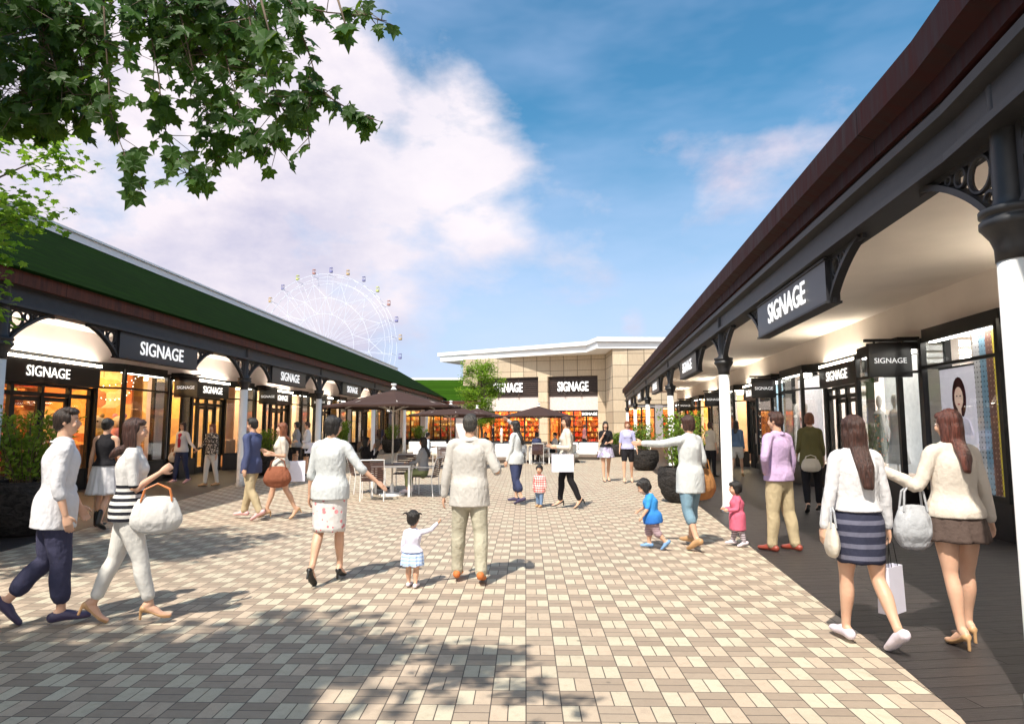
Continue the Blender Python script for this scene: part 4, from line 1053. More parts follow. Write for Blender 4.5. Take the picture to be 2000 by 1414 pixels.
# plane tree overhanging the viewer from the upper left
pt = empty('plane_tree', (-3.6, -.9, 0), 0, 'dark plane tree hanging its lobed leaves over the top left of the view', 'tree')
o0 = Vector(pt.location); B = MB(); L = MB(); rng = random.Random(12)
B.tube([Vector(p) for p in ((0, 0, 0), (.05, .1, 1.5), (-.1, .2, 3.0), (.1, .5, 4.2), (.3, 1.0, 5.2))], [.26, .22, .19, .14, .08], 14)
def P3(x, y, d): return at(x, y, d) - o0
def strand(pts, d0, d1, w, n, smin=.05, smax=.10, hang=.75):
    P = [P3(x, y, d0 + (d1 - d0) * i / (len(pts) - 1)) for i, (x, y) in enumerate(pts)]
    B.tube(P, [max(.0018, .0042 * (1 - i / len(P))) for i in range(len(P))], 5)
    for k in range(n):
        t = rng.uniform(0, len(P) - 1.001); i = int(t); p = P[i].lerp(P[i + 1], t - i); wd = w * (.7 + .6 * math.sin(t * 2.3) ** 2)
        off = Vector((rng.gauss(0, wd), rng.gauss(0, wd * 1.2), rng.gauss(0, wd * .7)))
        q = p + off; B.tube([p, q], [.0022, .0012], 3, False)
        s = rng.uniform(smin, smax) * (1.25 if rng.random() < .15 else 1)
        leaf_at(L, q, (rng.uniform(-.7, .7), rng.uniform(-.7, .7), -hang - rng.uniform(0, .6)), (rng.uniform(-.6, .6), -1 + rng.uniform(-.3, .8), rng.uniform(-.3, .8)), s, MAPLE)
D0, D1 = 2.3, 2.5
strand([(200, -60), (205, 60), (212, 150), (215, 215), (235, 280), (255, 330), (285, 375)], 2.3, 2.4, .026, 30, .05, .085)
strand([(250, -80), (290, 40), (310, 150), (318, 240), (335, 290), (365, 340), (400, 345)], 2.6, 2.5, .040, 62, .045, .075)
strand([(330, -60), (360, 60), (380, 150), (400, 210), (430, 260), (425, 310)], 2.4, 2.6, .055, 84, .045, .075)
strand([(420, -60), (430, 60), (450, 150), (470, 215), (500, 265), (545, 290)], 2.5, 2.5, .048, 80, .045, .075)
strand([(480, -50), (490, 60), (520, 130), (540, 190), (555, 220)], 2.3, 2.3, .045, 56, .045, .075)
strand([(560, -60), (580, 40), (605, 110), (620, 160), (598, 220), (605, 290)], 2.3, 2.3, .022, 40, .04, .065)
strand([(600, 150), (650, 195), (700, 225), (735, 235)], 2.3, 2.2, .024, 30, .04, .065)
strand([(500, -30), (570, 10), (640, 25), (700, 30), (755, 42)], 2.1, 2.1, .026, 36, .035, .06)
strand([(660, 0), (675, 50), (680, 60)], 2.0, 2.0, .015, 4, .07, .09)
strand([(510, 0), (525, 60), (535, 75)], 1.9, 1.9, .015, 4, .08, .10)
for k, (x0, x1, y1, n) in enumerate([(-60, 20, 240, 150), (20, 70, 235, 150), (70, 130, 225, 130), (120, 185, 205, 95), (170, 215, 90, 34), (255, 330, 80, 60), (330, 400, 110, 75), (400, 470, 120, 75), (470, 530, 110, 60), (-50, 190, 60, 110), (240, 520, 24, 90)]):
    strand([(x0, -60), ((x0 + x1)/2, y1*.35), ((x0 + x1)/2 + 10, y1*.75), (x1, y1)], 2.9 - .05*k, 2.7, .085, n, .05, .085)
strand([(60, -40), (90, 80), (120, 160), (170, 215)], 2.6, 2.6, .06, 60, .045, .075)
# the bulk of the crown, above and left of the viewer: it throws the dappled shade on the paving
for k in range(235):
    c = Vector((rng.uniform(-7.2, -2.3), rng.uniform(-3.2, 2.0), rng.uniform(3.9, 6.2)))
    if k > 150: c.x = rng.uniform(-5, -2.4); c.y = rng.uniform(-1.0, 1.2)
    if c.x + c.z * .32 > -1.55 + .35 * math.sin(c.y * 4) : c.x -= 1.2
    if c.y + .60 * c.z > 4.75 + .5 * math.sin(c.x * 3.1): c.y -= 1.0
    if c.y > .3 and c.x > -.95 * c.y - .5: continue
    cl = c - o0; B.tube([Vector((.1, .6, 4.3)), (Vector((.1, .6, 4.3)) + cl)/2 + Vector((0, 0, .3)), cl], [.04, .022, .006], 5)
    for q in range(64):
        p = cl + Vector((rng.gauss(0, .32), rng.gauss(0, .32), rng.gauss(0, .22)))
        leaf_at(L, p, (rng.uniform(-1, 1), rng.uniform(-1, 1), -rng.uniform(0, .8)), (rng.uniform(-.6, .6), rng.uniform(-.6, .6), 1), rng.uniform(.13, .22), MAPLE)
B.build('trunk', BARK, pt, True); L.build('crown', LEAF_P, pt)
# second, sunlit tree at the left edge
p2 = Vector((-6.45, 6.4, 0)); t2 = empty('sunlit_tree', p2, 0, 'bright sunlit tree at the left edge in front of the green roof', 'tree'); B = MB(); L = MB(); rng = random.Random(3)
B.tube([(0, 0, 0), (-.1, 0, 1.5), (.1, 0, 3), (0, .1, 4.6)], [.16, .13, .11, .05], 12)
for k in range(56):
    z = rng.uniform(2.6, 5.4); rr = 1.55 * math.sin(math.pi * (z - 2.3) / 3.9) ** .6; a = rng.uniform(0, 6.283); q_ = rng.uniform(.35, 1)
    c = Vector((rr * q_ * math.cos(a), rr * q_ * math.sin(a) * .9, z))
    B.tube([Vector((.05, 0, z*.8)), c], [.02, .005], 5)
    for q in range(120):
        p = c + Vector((rng.gauss(0, .17), rng.gauss(0, .17), rng.gauss(0, .13)))
        leaf_at(L, p, (rng.uniform(-1, 1), rng.uniform(-1, 1), -rng.uniform(-.2, .8)), (rng.uniform(-.6, .6), rng.uniform(-.6, .6), 1), rng.uniform(.06, .11), MAPLE)
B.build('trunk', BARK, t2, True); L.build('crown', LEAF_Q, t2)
# ---------------------------------------------------------------- people
def V(*a): return Vector(a)
def catmull(P, t):
    n = len(P) - 1; i = min(int(t), n - 1); f = t - i
    p0, p1, p2, p3 = P[max(i-1, 0)], P[i], P[i+1], P[min(i+2, n)]
    r = []
    for a, b, c, d in zip(p0, p1, p2, p3):
        r.append(.5*((2*b) + (-a + c)*f + (2*a - 5*b + 4*c - d)*f*f + (-a + 3*b - 3*c + d)*f*f*f))
    return r
def loft(b, pts, side=(1, 0, 0), n=20, sub=4, caps=(True, True)):
    """pts: (Vector, r_side, r_perp). smooth elliptical tube with rounded ends"""
    side = Vector(side); raw = [(p[0].x, p[0].y, p[0].z, p[1], p[2]) for p in pts]
    K = (len(raw) - 1) * sub; S = [catmull(raw, i / sub) for i in range(K)] + [list(raw[-1])]
    C = [Vector(s[:3]) for s in S]; rings = []
    for i, s in enumerate(S):
        t = C[min(i+1, len(C)-1)] - C[max(i-1, 0)]
        t = t.normalized() if t.length > 1e-9 else V(0, 0, 1)
        x = side - t * side.dot(t)
        if x.length < .05: x = V(0, 1, 0) - t * t.y
        x.normalize(); y = t.cross(x); rings.append((C[i], x, y, t, max(s[3], .0005), max(s[4], .0005)))
    full = []
    c, x, y, t, ra, rb = rings[0]; m = min(ra, rb)
    if caps[0]:
        for k in (.08, .45, .8): full.append((c - t * m * math.sqrt(1 - k*k), x, y, ra*k, rb*k))
    for r in rings: full.append((r[0], r[1], r[2], r[4], r[5]))
    c, x, y, t, ra, rb = rings[-1]; m = min(ra, rb)
    if caps[1]:
        for k in (.8, .45, .08): full.append((c + t * m * math.sqrt(1 - k*k), x, y, ra*k, rb*k))
    vs = [c + x * (a * math.cos(2*math.pi*j/n)) + y * (bb * math.sin(2*math.pi*j/n)) for c, x, y, a, bb in full for j in range(n)]
    k = len(full)
    fs = [(i*n+j, i*n+(j+1)%n, (i+1)*n+(j+1)%n, (i+1)*n+j) for i in range(k-1) for j in range(n)] + [tuple(range(n))[::-1], tuple((k-1)*n+j for j in range(n))]
    b.add(vs, fs)
def ell(b, c, rx, ry, rz, rot=None, n=18):
    vs = []; m = 12
    for i in range(m + 1):
        a = math.pi * i / m; r = max(math.sin(a), .01)
        for j in range(n):
            v = V(rx * r * math.cos(2*math.pi*j/n), ry * r * math.sin(2*math.pi*j/n), -rz * math.cos(a))
            if rot is not None: v = rot @ v
            vs.append(c + v)
    fs = [(i*n+j, i*n+(j+1)%n, (i+1)*n+(j+1)%n, (i+1)*n+j) for i in range(m) for j in range(n)] + [tuple(range(n))[::-1], tuple(m*n+j for j in range(n))]
    b.add(vs, fs)
def fuse(b, name, mat, parent, vox, smooth=4, wrinkle=0.0, wscale=7.0, seed=0, label=None):
    """one continuous skin over overlapping solids"""
    me = bpy.data.meshes.new(name); me.from_pydata(b.v, [], b.f)
    o = bpy.data.objects.new(name, me); COL.objects.link(o)
    r = o.modifiers.new('r', 'REMESH'); r.mode = 'VOXEL'; r.voxel_size = vox
    if smooth:
        s = o.modifiers.new('s', 'SMOOTH'); s.factor = .5; s.iterations = smooth
    dg = bpy.context.evaluated_depsgraph_get(); m2 = bpy.data.meshes.new_from_object(o.evaluated_get(dg))
    bpy.data.objects.remove(o); bpy.data.meshes.remove(me)
    if wrinkle:
        nr = [v.normal.copy() for v in m2.vertices]
        for v, n_ in zip(m2.vertices, nr):
            q = v.co * wscale + Vector((seed, seed * .7, 0)); q.z *= .55
            k = noise.noise(q + Vector((noise.noise(q * 1.7), 0, 0)) * 1.2) + .45 * (1 - 2 * abs(noise.noise(q * 2.1 + Vector((5, 1, 2)))))
            v.co += n_ * (k * wrinkle)
    for p in m2.polygons: p.use_smooth = True
    m2.name = name; m2.materials.append(mat)
    q = bpy.data.objects.new(name, m2); COL.objects.link(q); q.parent = parent
    if label: q['label'] = label
    return q
def m_skin(name, c):
    t = NT(name); o = t.obj(); n = t.noise(14, 4, o)
    t.set(t.mix(t.remap(n, .3, .7, 0, .35), c, (c[0]*.85, c[1]*.66, c[2]*.6)), .48, 0, .4)
    t.b.inputs['Subsurface Weight'].default_value = .12; t.b.inputs['Subsurface Radius'].default_value = (.012, .005, .003); t.b.inputs['Subsurface Scale'].default_value = 1
    return t.m
SKIN = m_skin('skin', (.62, .38, .26)); SKIN2 = m_skin('skin_tan', (.50, .29, .18))
def m_hair(name, c):
    t = NT(name); o = t.obj(); n = t.noise(30, 5, t.mapped(o, (3.2, 3.2, .30)), .6)
    t.set(t.mix(t.remap(n, .35, .65), tuple(k*.45 for k in c), tuple(k*1.6 for k in c)), .42, 0, .5); t.bump(n, .7, .02); return t.m
H_BLACK = m_hair('black_hair', (.016, .013, .012)); H_BROWN = m_hair('brown_hair', (.050, .020, .014)); H_AUB = m_hair('auburn_hair', (.20, .065, .028)); H_GREY = m_hair('ash_hair', (.045, .040, .034))
LIP = M('lips', (.50, .14, .12), .4); EYEW = M('eye_white', (.75, .72, .70), .3); EYEB = M('iris', (.02, .012, .01), .2); BROW = M('brow', (.03, .02, .015), .8)
def person(label, loc, yaw, H, sex='f', vox=.008, age='a', lean=0, twist=0, head=(0, 0, 0), thL=0, kL=0, thR=0, kR=0, outL=3, outR=3, ftL=None, ftR=None,
           uaL=(-.15, 0, -1), faL=(-.1, .15, -1), uaR=(.15, 0, -1), faR=(.1, .15, -1), seat=None, top=None, bottom=None, shoes=None, hair=None, skin=None, extra=None, group=None, grip=(.5, .5)):
    """facing +y before yaw; arm vectors: x = outward to the right, y = forward"""
    skin = skin or SKIN
    if bottom and bottom[0] == 'skirt' and not seat: outL = min(outL, 0); outR = min(outR, 0)
    root = empty('person', (loc[0], loc[1], 0), R(yaw), label, 'person', group)
    k = age != 'a'; U = H
    hs = 1.0 if not k else {'c': 1.42, 't': 1.72}[age]         # head relative to an adult's of the same height
    hr = .066 * H * hs                                         # half head height
    hc_z = H - hr * 1.02
    male = sex == 'm'
    zsh = (.815 if not k else (.77 if age == 'c' else .715)) * U; zhip = (.50 if not k else (.455 if age == 'c' else .41)) * U
    shw = (.110 if male else .093) * U * (1 if not k else .98); hipw = (.052 if male else .056) * U * (1 if not k else 1.0)
    thick = 1.0 if not k else 1.25
    thl = (zhip - .04*U) * .51; shl = (zhip - .04*U) * .49
    ual = .168 * U * (1 if not k else .88); fal = .148 * U * (1 if not k else .85); hl = .098 * U * (1 if not k else 1.0)
    # legs in the pelvis frame
    def leg(s, th, kn, out):
        h = V(s * hipw, 0, zhip); o_ = math.sin(R(out)) * s; a = R(th)
        d = V(o_, math.sin(a), -math.cos(a)).normalized(); kp = h + d * thl
        a2 = R(th - kn); d2 = V(o_ * .4, math.sin(a2), -math.cos(a2)).normalized(); an = kp + d2 * shl
        return h, kp, an, a2
    Lh, Lk, La, La2 = leg(-1, thL, kL, outL); Rh, Rk, Ra, Ra2 = leg(1, thR, kR, outR)
    heel_h = .055 if (shoes and shoes[1] == 'heel') else .012
    flen = .148 * U; ank = .042 * U
    def foot(an, a2, ft):
        p = R(ft) if ft is not None else (a2 * .9 if seat is None and a2 < -.25 else 0.0)    # pitch, negative = toes down
        fwd = V(0, math.cos(p), math.sin(p)); dn = V(0, math.sin(p), -math.cos(p))
        heel = an + dn * ank - fwd * (.030 * U); ball = heel + fwd * flen * .68; toe = heel + fwd * flen * .98
        if heel_h > .03:
            q = .33; ball = heel + (fwd * math.cos(q) + dn * math.sin(q)) * flen * .62; toe = ball + (fwd * .98 + dn * .1) * flen * .30
        return heel, ball, toe, fwd, dn
    FL = foot(La, La2, ftL); FR = foot(Ra, Ra2, ftR)
    low = min(min(p.z for p in FL[:3]), min(p.z for p in FR[:3])) - (.010 if heel_h < .03 else .006)
    dz = -low + .014 if seat is None else seat - (zhip - .05 * U)
    def lift(p): return p + V(0, 0, dz)
    # upper body frame
    piv = V(0, 0, zhip + .01*U); RM = Matrix.Rotation(R(twist), 3, 'Z') @ Matrix.Rotation(-R(lean), 3, 'X')
    def up(p): return lift(piv + RM @ (p - piv))
    neck = V(0, .0, zsh + .03*U); nb = up(V(0, 0, zsh + .02*U))
    HR = Matrix.Rotation(R(head[0]), 3, 'Z') @ Matrix.Rotation(-R(head[1]), 3, 'X') @ Matrix.Rotation(R(head[2]), 3, 'Y')
    hc0 = up(V(0, .008*U, hc_z)); npv = up(V(0, 0, zsh + .055*U)); hc = npv + HR @ (hc0 - npv)
    def hp(x, y, z): return hc + HR @ V(x * hr, y * hr, z * hr)
    shL, shR = up(V(-shw, 0, zsh - .012*U)), up(V(shw, 0, zsh - .012*U))
    AM = Matrix.Rotation(R(twist), 3, 'Z')
    def arm(s, ua, fa):
        S = shL if s < 0 else shR; u = (AM @ V(*ua)).normalized(); f = (AM @ V(*fa)).normalized(); e = S + u * ual; w = e + f * fal; return S, e, w, f
    AL_, AR_ = arm(-1, uaL, faL), arm(1, uaR, faR)
    b = MB(); T = thick
    tor = [(.0, .46, .075, .055, .0), (.0, .51, .093 if male else .098, .066, -.004), (0, .56, .088 if male else .088, .064, -.002), (0, .62, .080 if male else .068, .056, 0), (0, .69, .088 if male else .074, .062, .004),
           (0, .745, .098 if male else .083, .066, .004), (0, .785, .098 if male else .083, .056, .0), (0, .815, .072 if male else .062, .042, -.002), (0, .835, .038, .036, .0)]
    zs = lambda z: zhip + (z - .50) / (.815 - .50) * (zsh - zhip) if z > .5 else zhip + (z - .5) * U
    torso = [(up(V(x*U, y*U, zs(z))), rx*U*(T if k else 1), ry*U*(T*1.1 if k else 1)) for x, z, rx, ry, y in tor]
    sd = RM @ V(1, 0, 0)
    loft(b, torso, sd, 26)
    loft(b, [(up(V(0, 0, zsh)), .036*U*T, .036*U*T), (npv, .031*U*T, .033*U*T), (npv.lerp(hc, .6), .030*U*T, .034*U*T)], sd)
    if not male and not k:
        for s in (-1, 1): ell(b, up(V(s*.038*U, .050*U, zs(.735))), .034*U, .030*U, .034*U)
    # head
    ell(b, hp(0, -.10, .22), .66*hr, .80*hr, .78*hr, HR, 24); ell(b, hp(0, .16, -.22), .56*hr, .60*hr, .70*hr, HR, 20); ell(b, hp(0, .34, -.62), .33*hr, .30*hr, .30*hr, HR)
    ell(b, hp(0, .84, -.16), .085*hr, .13*hr, .16*hr, HR); loft(b, [(hp(0, .70, .18), .05*hr, .05*hr), (hp(0, .86, -.14), .08*hr, .08*hr)], HR @ V(1, 0, 0))
    for s in (-1, 1):
        ell(b, hp(s*.66, -.02, -.08), .06*hr, .14*hr, .22*hr, HR); ell(b, hp(s*.30, .60, -.28), .20*hr, .16*hr, .20*hr, HR)
    # legs
    def limb(P, rr, side=(1, 0, 0)): loft(b, [(p, r*U*T, r*U*T*(1 if len(rr) < 9 else 1)) for p, r in zip(P, rr)], side)
    for (h, kp, an, F) in ((lift(Lh), lift(Lk), lift(La), FL), (lift(Rh), lift(Rk), lift(Ra), FR)):
        calf = kp.lerp(an, .33) + V(0, -.007*U, 0)
        limb([h + V(0, -.004*U, .01*U), h.lerp(kp, .35), h.lerp(kp, .75), kp, calf, kp.lerp(an, .72), an], [.050, .0500, .0385, .0310, .0320, .0225, .0195])
        hl_, bl, te = lift(F[0]), lift(F[1]), lift(F[2])
        up_ = -F[4]
        loft(b, [(an, .020*U*T, .021*U*T), (an.lerp(hl_ + up_*.02*U, .6), .0195*U*T, .024*U*T), ], (1, 0, 0))
        loft(b, [(hl_ + up_*.020*U, .018*U*T, .018*U*T), (hl_.lerp(bl, .5) + up_*.026*U, .020*U*T, .022*U*T), (bl + up_*.014*U, .026*U*T, .013*U*T), (te + up_*.009*U, .019*U*T, .008*U*T)], (1, 0, 0))
    # arms and hands
    hands = {}
    for s, (S, e, w, f), cl in ((-1, AL_, grip[0]), (1, AR_, grip[1])):
        inn = up(V(s * shw * .45, 0, zsh - .004*U))
        limb([inn, S, S.lerp(e, .35), e, e.lerp(w, .3), w], [.030, .0315 if male else .0275, .0265 if male else .0225, .0205 if male else .0185, .0205 if male else .018, .0135 if male else .012], (0, 1, 0))
        # palm plane: thumb side points forward / inward
        pin = V(-s, .15, 0); pn = (pin - f * pin.dot(f)).normalized() if abs(f.dot(pin.normalized())) < .95 else V(0, 0, 1)    # palm normal (towards the body)
        tside = f.cross(pn).normalized()
        if tside.y < 0 and abs(tside.y) > .2: tside = -tside
        elif abs(tside.y) <= .2 and tside.z < 0: tside = -tside
        pc = w + f * hl * .28
        loft(b, [(w, .013*U, .011*U), (w + f*hl*.20, .019*U, .010*U), (w + f*hl*.46, .021*U, .0095*U)], tside)
        for i, (off, ln) in enumerate(((.016, .40), (.0055, .46), (-.0055, .43), (-.0155, .34))):
            p = w + f*hl*.46 + tside*off*U; c1 = cl * .5; c2 = cl * 1.15; c3 = cl * 1.5; L_ = ln * hl
            d1 = (f*math.cos(c1) + pn*math.sin(c1)); d2 = (f*math.cos(c2) + pn*math.sin(c2)); d3 = (f*math.cos(c3) + pn*math.sin(c3))
            q1 = p + d1*L_*.42; q2 = q1 + d2*L_*.32; q3 = q2 + d3*L_*.26; r_ = .0052*U*(T if k else 1)
            loft(b, [(p - f*.01*U, r_*1.05, r_*1.05), (q1, r_, r_), (q2, r_*.92, r_*.92), (q3, r_*.75, r_*.75)], tside, 10, 2)
        tp_ = w + f*hl*.16 + tside*.016*U; t1 = tp_ + (f*.75 + tside*.62 + pn*.25).normalized()*hl*.22; t2 = t1 + (f*.9 + tside*.15 + pn*.45).normalized()*hl*.2
        loft(b, [(tp_, .0075*U, .0075*U), (t1, .0062*U, .0062*U), (t2, .0048*U, .0048*U)], pn, 10, 2)
        hands[s] = w + f*hl*.55 + pn*.012*U
    fuse(b, 'body', skin, root, vox, 2)
    # face
    if vox < .02:
        for s in (-1, 1):
            q = MB(); ell(q, hp(s*.27, .672, .03), .105*hr, .05*hr, .045*hr, HR, 12); q.build('eye', EYEW if vox < .009 else EYEB, root, True)
            if vox < .009: q = MB(); ell(q, hp(s*.27, .704, .03), .052*hr, .03*hr, .046*hr, HR, 12); q.build('iris', EYEB, root, True)
            q = MB(); loft(q, [(hp(s*.13, .74, .22), .015*hr, .028*hr), (hp(s*.28, .73, .27), .018*hr, .035*hr), (hp(s*.44, .62, .22), .01*hr, .02*hr)], (0, 0, 1), 8); q.build('eyebrow', BROW, root, True)
        q = MB(); loft(q, [(hp(-.17, .68, -.47), .02*hr, .02*hr), (hp(0, .765, -.455), .04*hr, .055*hr), (hp(.17, .68, -.47), .02*hr, .02*hr)], (0, 0, 1), 10); q.build('lips', LIP, root, True)
    # clothes
    ex = .0072 * U
    if bottom:
        kind, bm = bottom[0], bottom[1]; q = MB()
        legs = ((lift(Lh), lift(Lk), lift(La)), (lift(Rh), lift(Rk), lift(Ra)))
        if kind in ('pants', 'shorts', 'jeans', 'tights'):
            frac = bottom[2]; fl = bottom[3] if len(bottom) > 3 else 1.0
            if kind == 'tights': ex2 = .003 * U
            else: ex2 = .0068 * U * fl
            tw = [(up(V(0, -.002*U, zs(z))), (rx*U)*(T if k else 1) + ex2, (ry*U)*(T*1.1 if k else 1) + ex2) for z, rx, ry in ((.475, .080, .060), (.51, .095, .067), (.555, .088, .062), (.60, .073 if not male else .080, .057))]
            loft(q, tw, sd, 26)
            for h, kp, an in legs:
                P = [(h + V(0, -.004*U, .012*U), .050), (h.lerp(kp, .35), .0505), (h.lerp(kp, .75), .041), (kp, .0345), (kp.lerp(an, .35) + V(0, -.006*U, 0), .0345), (kp.lerp(an, .75), .028), (an, .0255)]
                tot = frac * 6; m = int(tot); pts = [(p, r*U*T + ex2*.8, r*U*T + ex2*.8) for p, r in P[:m + 1]]
                if m < 6: f_ = tot - m; p = P[m][0].lerp(P[m+1][0], f_); r = P[m][1]*(1-f_) + P[m+1][1]*f_; pts.append((p, r*U*T + ex2, r*U*T + ex2))
                loft(q, pts, (1, 0, 0), 22, 4, (True, True))
            fuse(q, 'trousers' if kind in ('pants', 'jeans') else kind, bm, root, vox, 3, 0 if kind == 'tights' else   .0028*fl*(1 if U > 1.2 else .7), 9, seed=U*7)
        else:                                               # skirt: ('skirt', mat, hem height fraction, hem radius fraction, pleats)
            hem, hr_, pl = bottom[2], bottom[3], bottom[4]
            zt, zb = zs(.605), hem * U; n = 72; m = 14; vs = []
            mid = (lift(Lk) + lift(Rk)) / 2; 
            for i in range(m + 1):
                t = i / m; z = zt + (zb - zt) * t
                fr = min(1, t / max(.01, (zt - zs(.50)) / (zt - zb)))
                wr = (.072 if not male else .080)*U*(T if k else 1) + ex; hipr = .111*U*(T if k else 1) + ex
                rx = wr + (hipr - wr) * math.sin(fr * math.pi / 2); tt = max(0, (t - .3) / .7); rx = rx + (hr_*U - hipr) * tt if t > .3 else rx
                ry = rx * (.72 + .12 * t)
                c = lift(V(0, mid.y * .30 * t * (1 if seat is None else 0), z))
                for j in range(n):
                    a = 2*math.pi*j/n; w_ = 1 + pl * (.25 + t) * (math.cos(a*11 + .6*math.sin(a*3)) * .5 + .35*math.cos(a*19 + 2))
                    vs.append(c + V(rx*math.cos(a)*w_, ry*math.sin(a)*w_, .004*math.sin(a*7)*t))
            for i in range(m, -1, -1):                     # inner wall
                for j in range(n): p = vs[i*n + j]; c = lift(V(0, mid.y*.30*(i/m)*(1 if seat is None else 0), p.z - dz)); vs.append(c + (p - c) * .955)
            kk = 2*(m+1); fs = [(i*n+j, i*n+(j+1)%n, ((i+1)%kk)*n+(j+1)%n, ((i+1)%kk)*n+j) for i in range(kk) for j in range(n)]
            q.add(vs, fs); o = q.build('skirt', bm, root, True)
            for p in o.data.polygons: p.use_smooth = True
    if top:
        tm, slv, hem = top[0], top[1], top[2]; loose = (top[3] if len(top) > 3 else 1.0); loose = 1 + (loose - 1) * .62; q = MB(); e2 = ex * loose
        zz = [(hem, .098 if not male else .098, .072), (.555, .088, .066), (.62, .072 if not male else .082, .060), (.69, .079 if not male else .090, .066), (.745, .087 if not male else .100, .072), (.785, .086 if not male else .101, .060), (.812, .064 if not male else .072, .043)]
        zz = [z for i, z in enumerate(zz) if i == 0 or z[0] > hem + .02]
        if loose > 1.3: zz = [(z, max(rx, .086 if z < .75 else rx), ry) for z, rx, ry in zz]
        if bottom and bottom[0] in ('pants', 'jeans', 'shorts') and hem < .545:
            fl = bottom[3] if len(bottom) > 3 else 1.0; mn = .1035 + .0068 * fl + .003; stretch = abs(math.sin(R(thL)) - math.sin(R(thR))) * .018 if seat is None else 0
            zz = [(z, max(rx, mn - max(0, z - .50) * .12) if z < .60 else rx, max(ry, .072 + .004 * fl + stretch) if z < .57 else ry) for z, rx, ry in zz]
        if loose > 1.2 and bottom and hem < .545:
            zz = [(z, max(rx, (.101 if male else .088)) if .58 < z < .72 else rx, ry) for z, rx, ry in zz]
        if bottom and bottom[0] == 'skirt': zz = [(z, .1135 if z < .565 else (.098 if z < .6 else rx), .090 if z < .565 else (.076 if z < .6 else ry)) for z, rx, ry in zz]
        loft(q, [(up(V(0, 0, zs(z))), rx*U*(T if k else 1) + e2*(1.1 if i == 0 else 1), ry*U*(T*1.1 if k else 1) + e2*(1.2 if i == 0 else 1)) for i, (z, rx, ry) in enumerate(zz)], sd, 30, 4, (False, True))
        if not male and not k:
            for s in (-1, 1): ell(q, up(V(s*.036*U, .052*U, zs(.735))), .038*U, .033*U, .038*U)
        for s, (S, e, w, f) in ((-1, AL_), (1, AR_)):
            inn = up(V(s * shw * .5, 0, zsh - .006*U)); r0 = (.0315 if male else .0275)*U*T; e3 = .0052*U*loose
            P = [(inn, r0*.9 + e3), (S, r0 + e3), (S.lerp(e, .4), r0*.86 + e3), (e, r0*.70 + e3), (e.lerp(w, .4), r0*.66 + e3), (w.lerp(e, .06), r0*.50 + e3)]
            if slv <= 0: continue
            tot = slv * 4 + 1; m = min(5, int(tot)); pts = P[:m + 1]
            if m < 5 and tot - m > .05: f_ = tot - m; pts = pts + [(P[m][0].lerp(P[m+1][0], f_), P[m][1]*(1-f_) + P[m+1][1]*f_)]
            loft(q, [(p, r, r) for p, r in pts], (0, 1, 0), 20)
        fuse(q, top[4] if len(top) > 4 else 'top', tm, root, vox, 3, .0028 * (1 if U > 1.2 else .6) * min(1.6, loose), 11, seed=U*3 + len(label))
        if male:
            q = MB(); loft(q, [(up(V(-.036*U, -.012*U, zsh + .016*U)), .006*U, .014*U), (up(V(0, -.045*U, zsh + .020*U)), .006*U, .016*U), (up(V(.036*U, -.012*U, zsh + .016*U)), .006*U, .014*U), (up(V(.020*U, .040*U, zsh + .0*U)), .006*U, .012*U)], (0, 0, 1), 10)
            q.build('collar', tm, root, True)
    if shoes:
        sm_, st = shoes
        for F in (FL, FR):
            hl_, bl, te = lift(F[0]), lift(F[1]), lift(F[2]); up_ = -F[4]; fw_ = F[3]; q = MB()
            if st == 'heel':
                loft(q, [(hl_ + up_*.020*U, .021*U, .018*U), (hl_.lerp(bl, .5) + up_*.012*U, .019*U, .010*U), (bl + up_*.008*U, .029*U, .011*U), (te + up_*.006*U, .018*U, .008*U)], (1, 0, 0))
                base = hl_ - fw_*.012*U; hz = up_ * -1; q.bar(base + up_*.02*U, base - up_*.058, .022, .022); q.bar(bl - up_*.002*U, te - up_*.002*U, .05, .012)
            elif st == 'boot':
                loft(q, [(hl_ + up_*.12*U, .028*U, .030*U), (hl_ + up_*.05*U, .025*U, .030*U), (hl_ + up_*.022*U, .026*U, .024*U)], (1, 0, 0)); loft(q, [(hl_ + up_*.020*U, .026*U, .022*U), (bl + up_*.014*U, .031*U, .016*U), (te + up_*.010*U, .022*U, .010*U)], (1, 0, 0))
            else:
                e4 = .0045*U
                loft(q, [(hl_ + up_*.020*U - fw_*.004*U, .020*U*T+e4, .020*U*T+e4), (hl_.lerp(bl, .5) + up_*.024*U, .022*U*T+e4, .021*U*T+e4), (bl + up_*.014*U, .028*U*T+e4, .014*U*T+e4), (te + up_*.010*U, .021*U*T+e4, .010*U*T+e4)], (1, 0, 0))
            fuse(q, 'shoe', sm_, root, min(vox, .009), 2)
    if hair:
        st, hm2 = hair[0], hair[1]; q = MB(); g = 1.0 if not k else .97
        ell(q, hp(0, -.20, .26), .745*hr, .80*hr, .83*hr, HR, 24); ell(q, hp(0, -.42, -.10), .66*hr, .55*hr, .62*hr, HR)
        if st in ('fringe', 'long', 'bob', 'kid', 'pig', 'bun', 'boy', 'up'):
            ell(q, hp(0, .36, .58), .60*hr, .42*hr, .30*hr, HR)
        if st == 'short': ell(q, hp(0, .30, .72), .60*hr, .45*hr, .28*hr, HR); ell(q, hp(.1, .05, .85), .5*hr, .6*hr, .26*hr, HR)
        for s in (-1, 1):
            ell(q, hp(s*.58, .04, .22), .16*hr, .36*hr, .40*hr, HR)
            if st in ('bob', 'kid'): ell(q, hp(s*.58, -.08, -.30), .18*hr, .36*hr, .58*hr, HR)
            if st == 'pig': loft(q, [(hp(s*.55, -.2, .55), .16*hr, .16*hr), (hp(s*.95, -.25, .72), .13*hr, .13*hr), (hp(s*1.22, -.28, .48), .05*hr, .05*hr)])
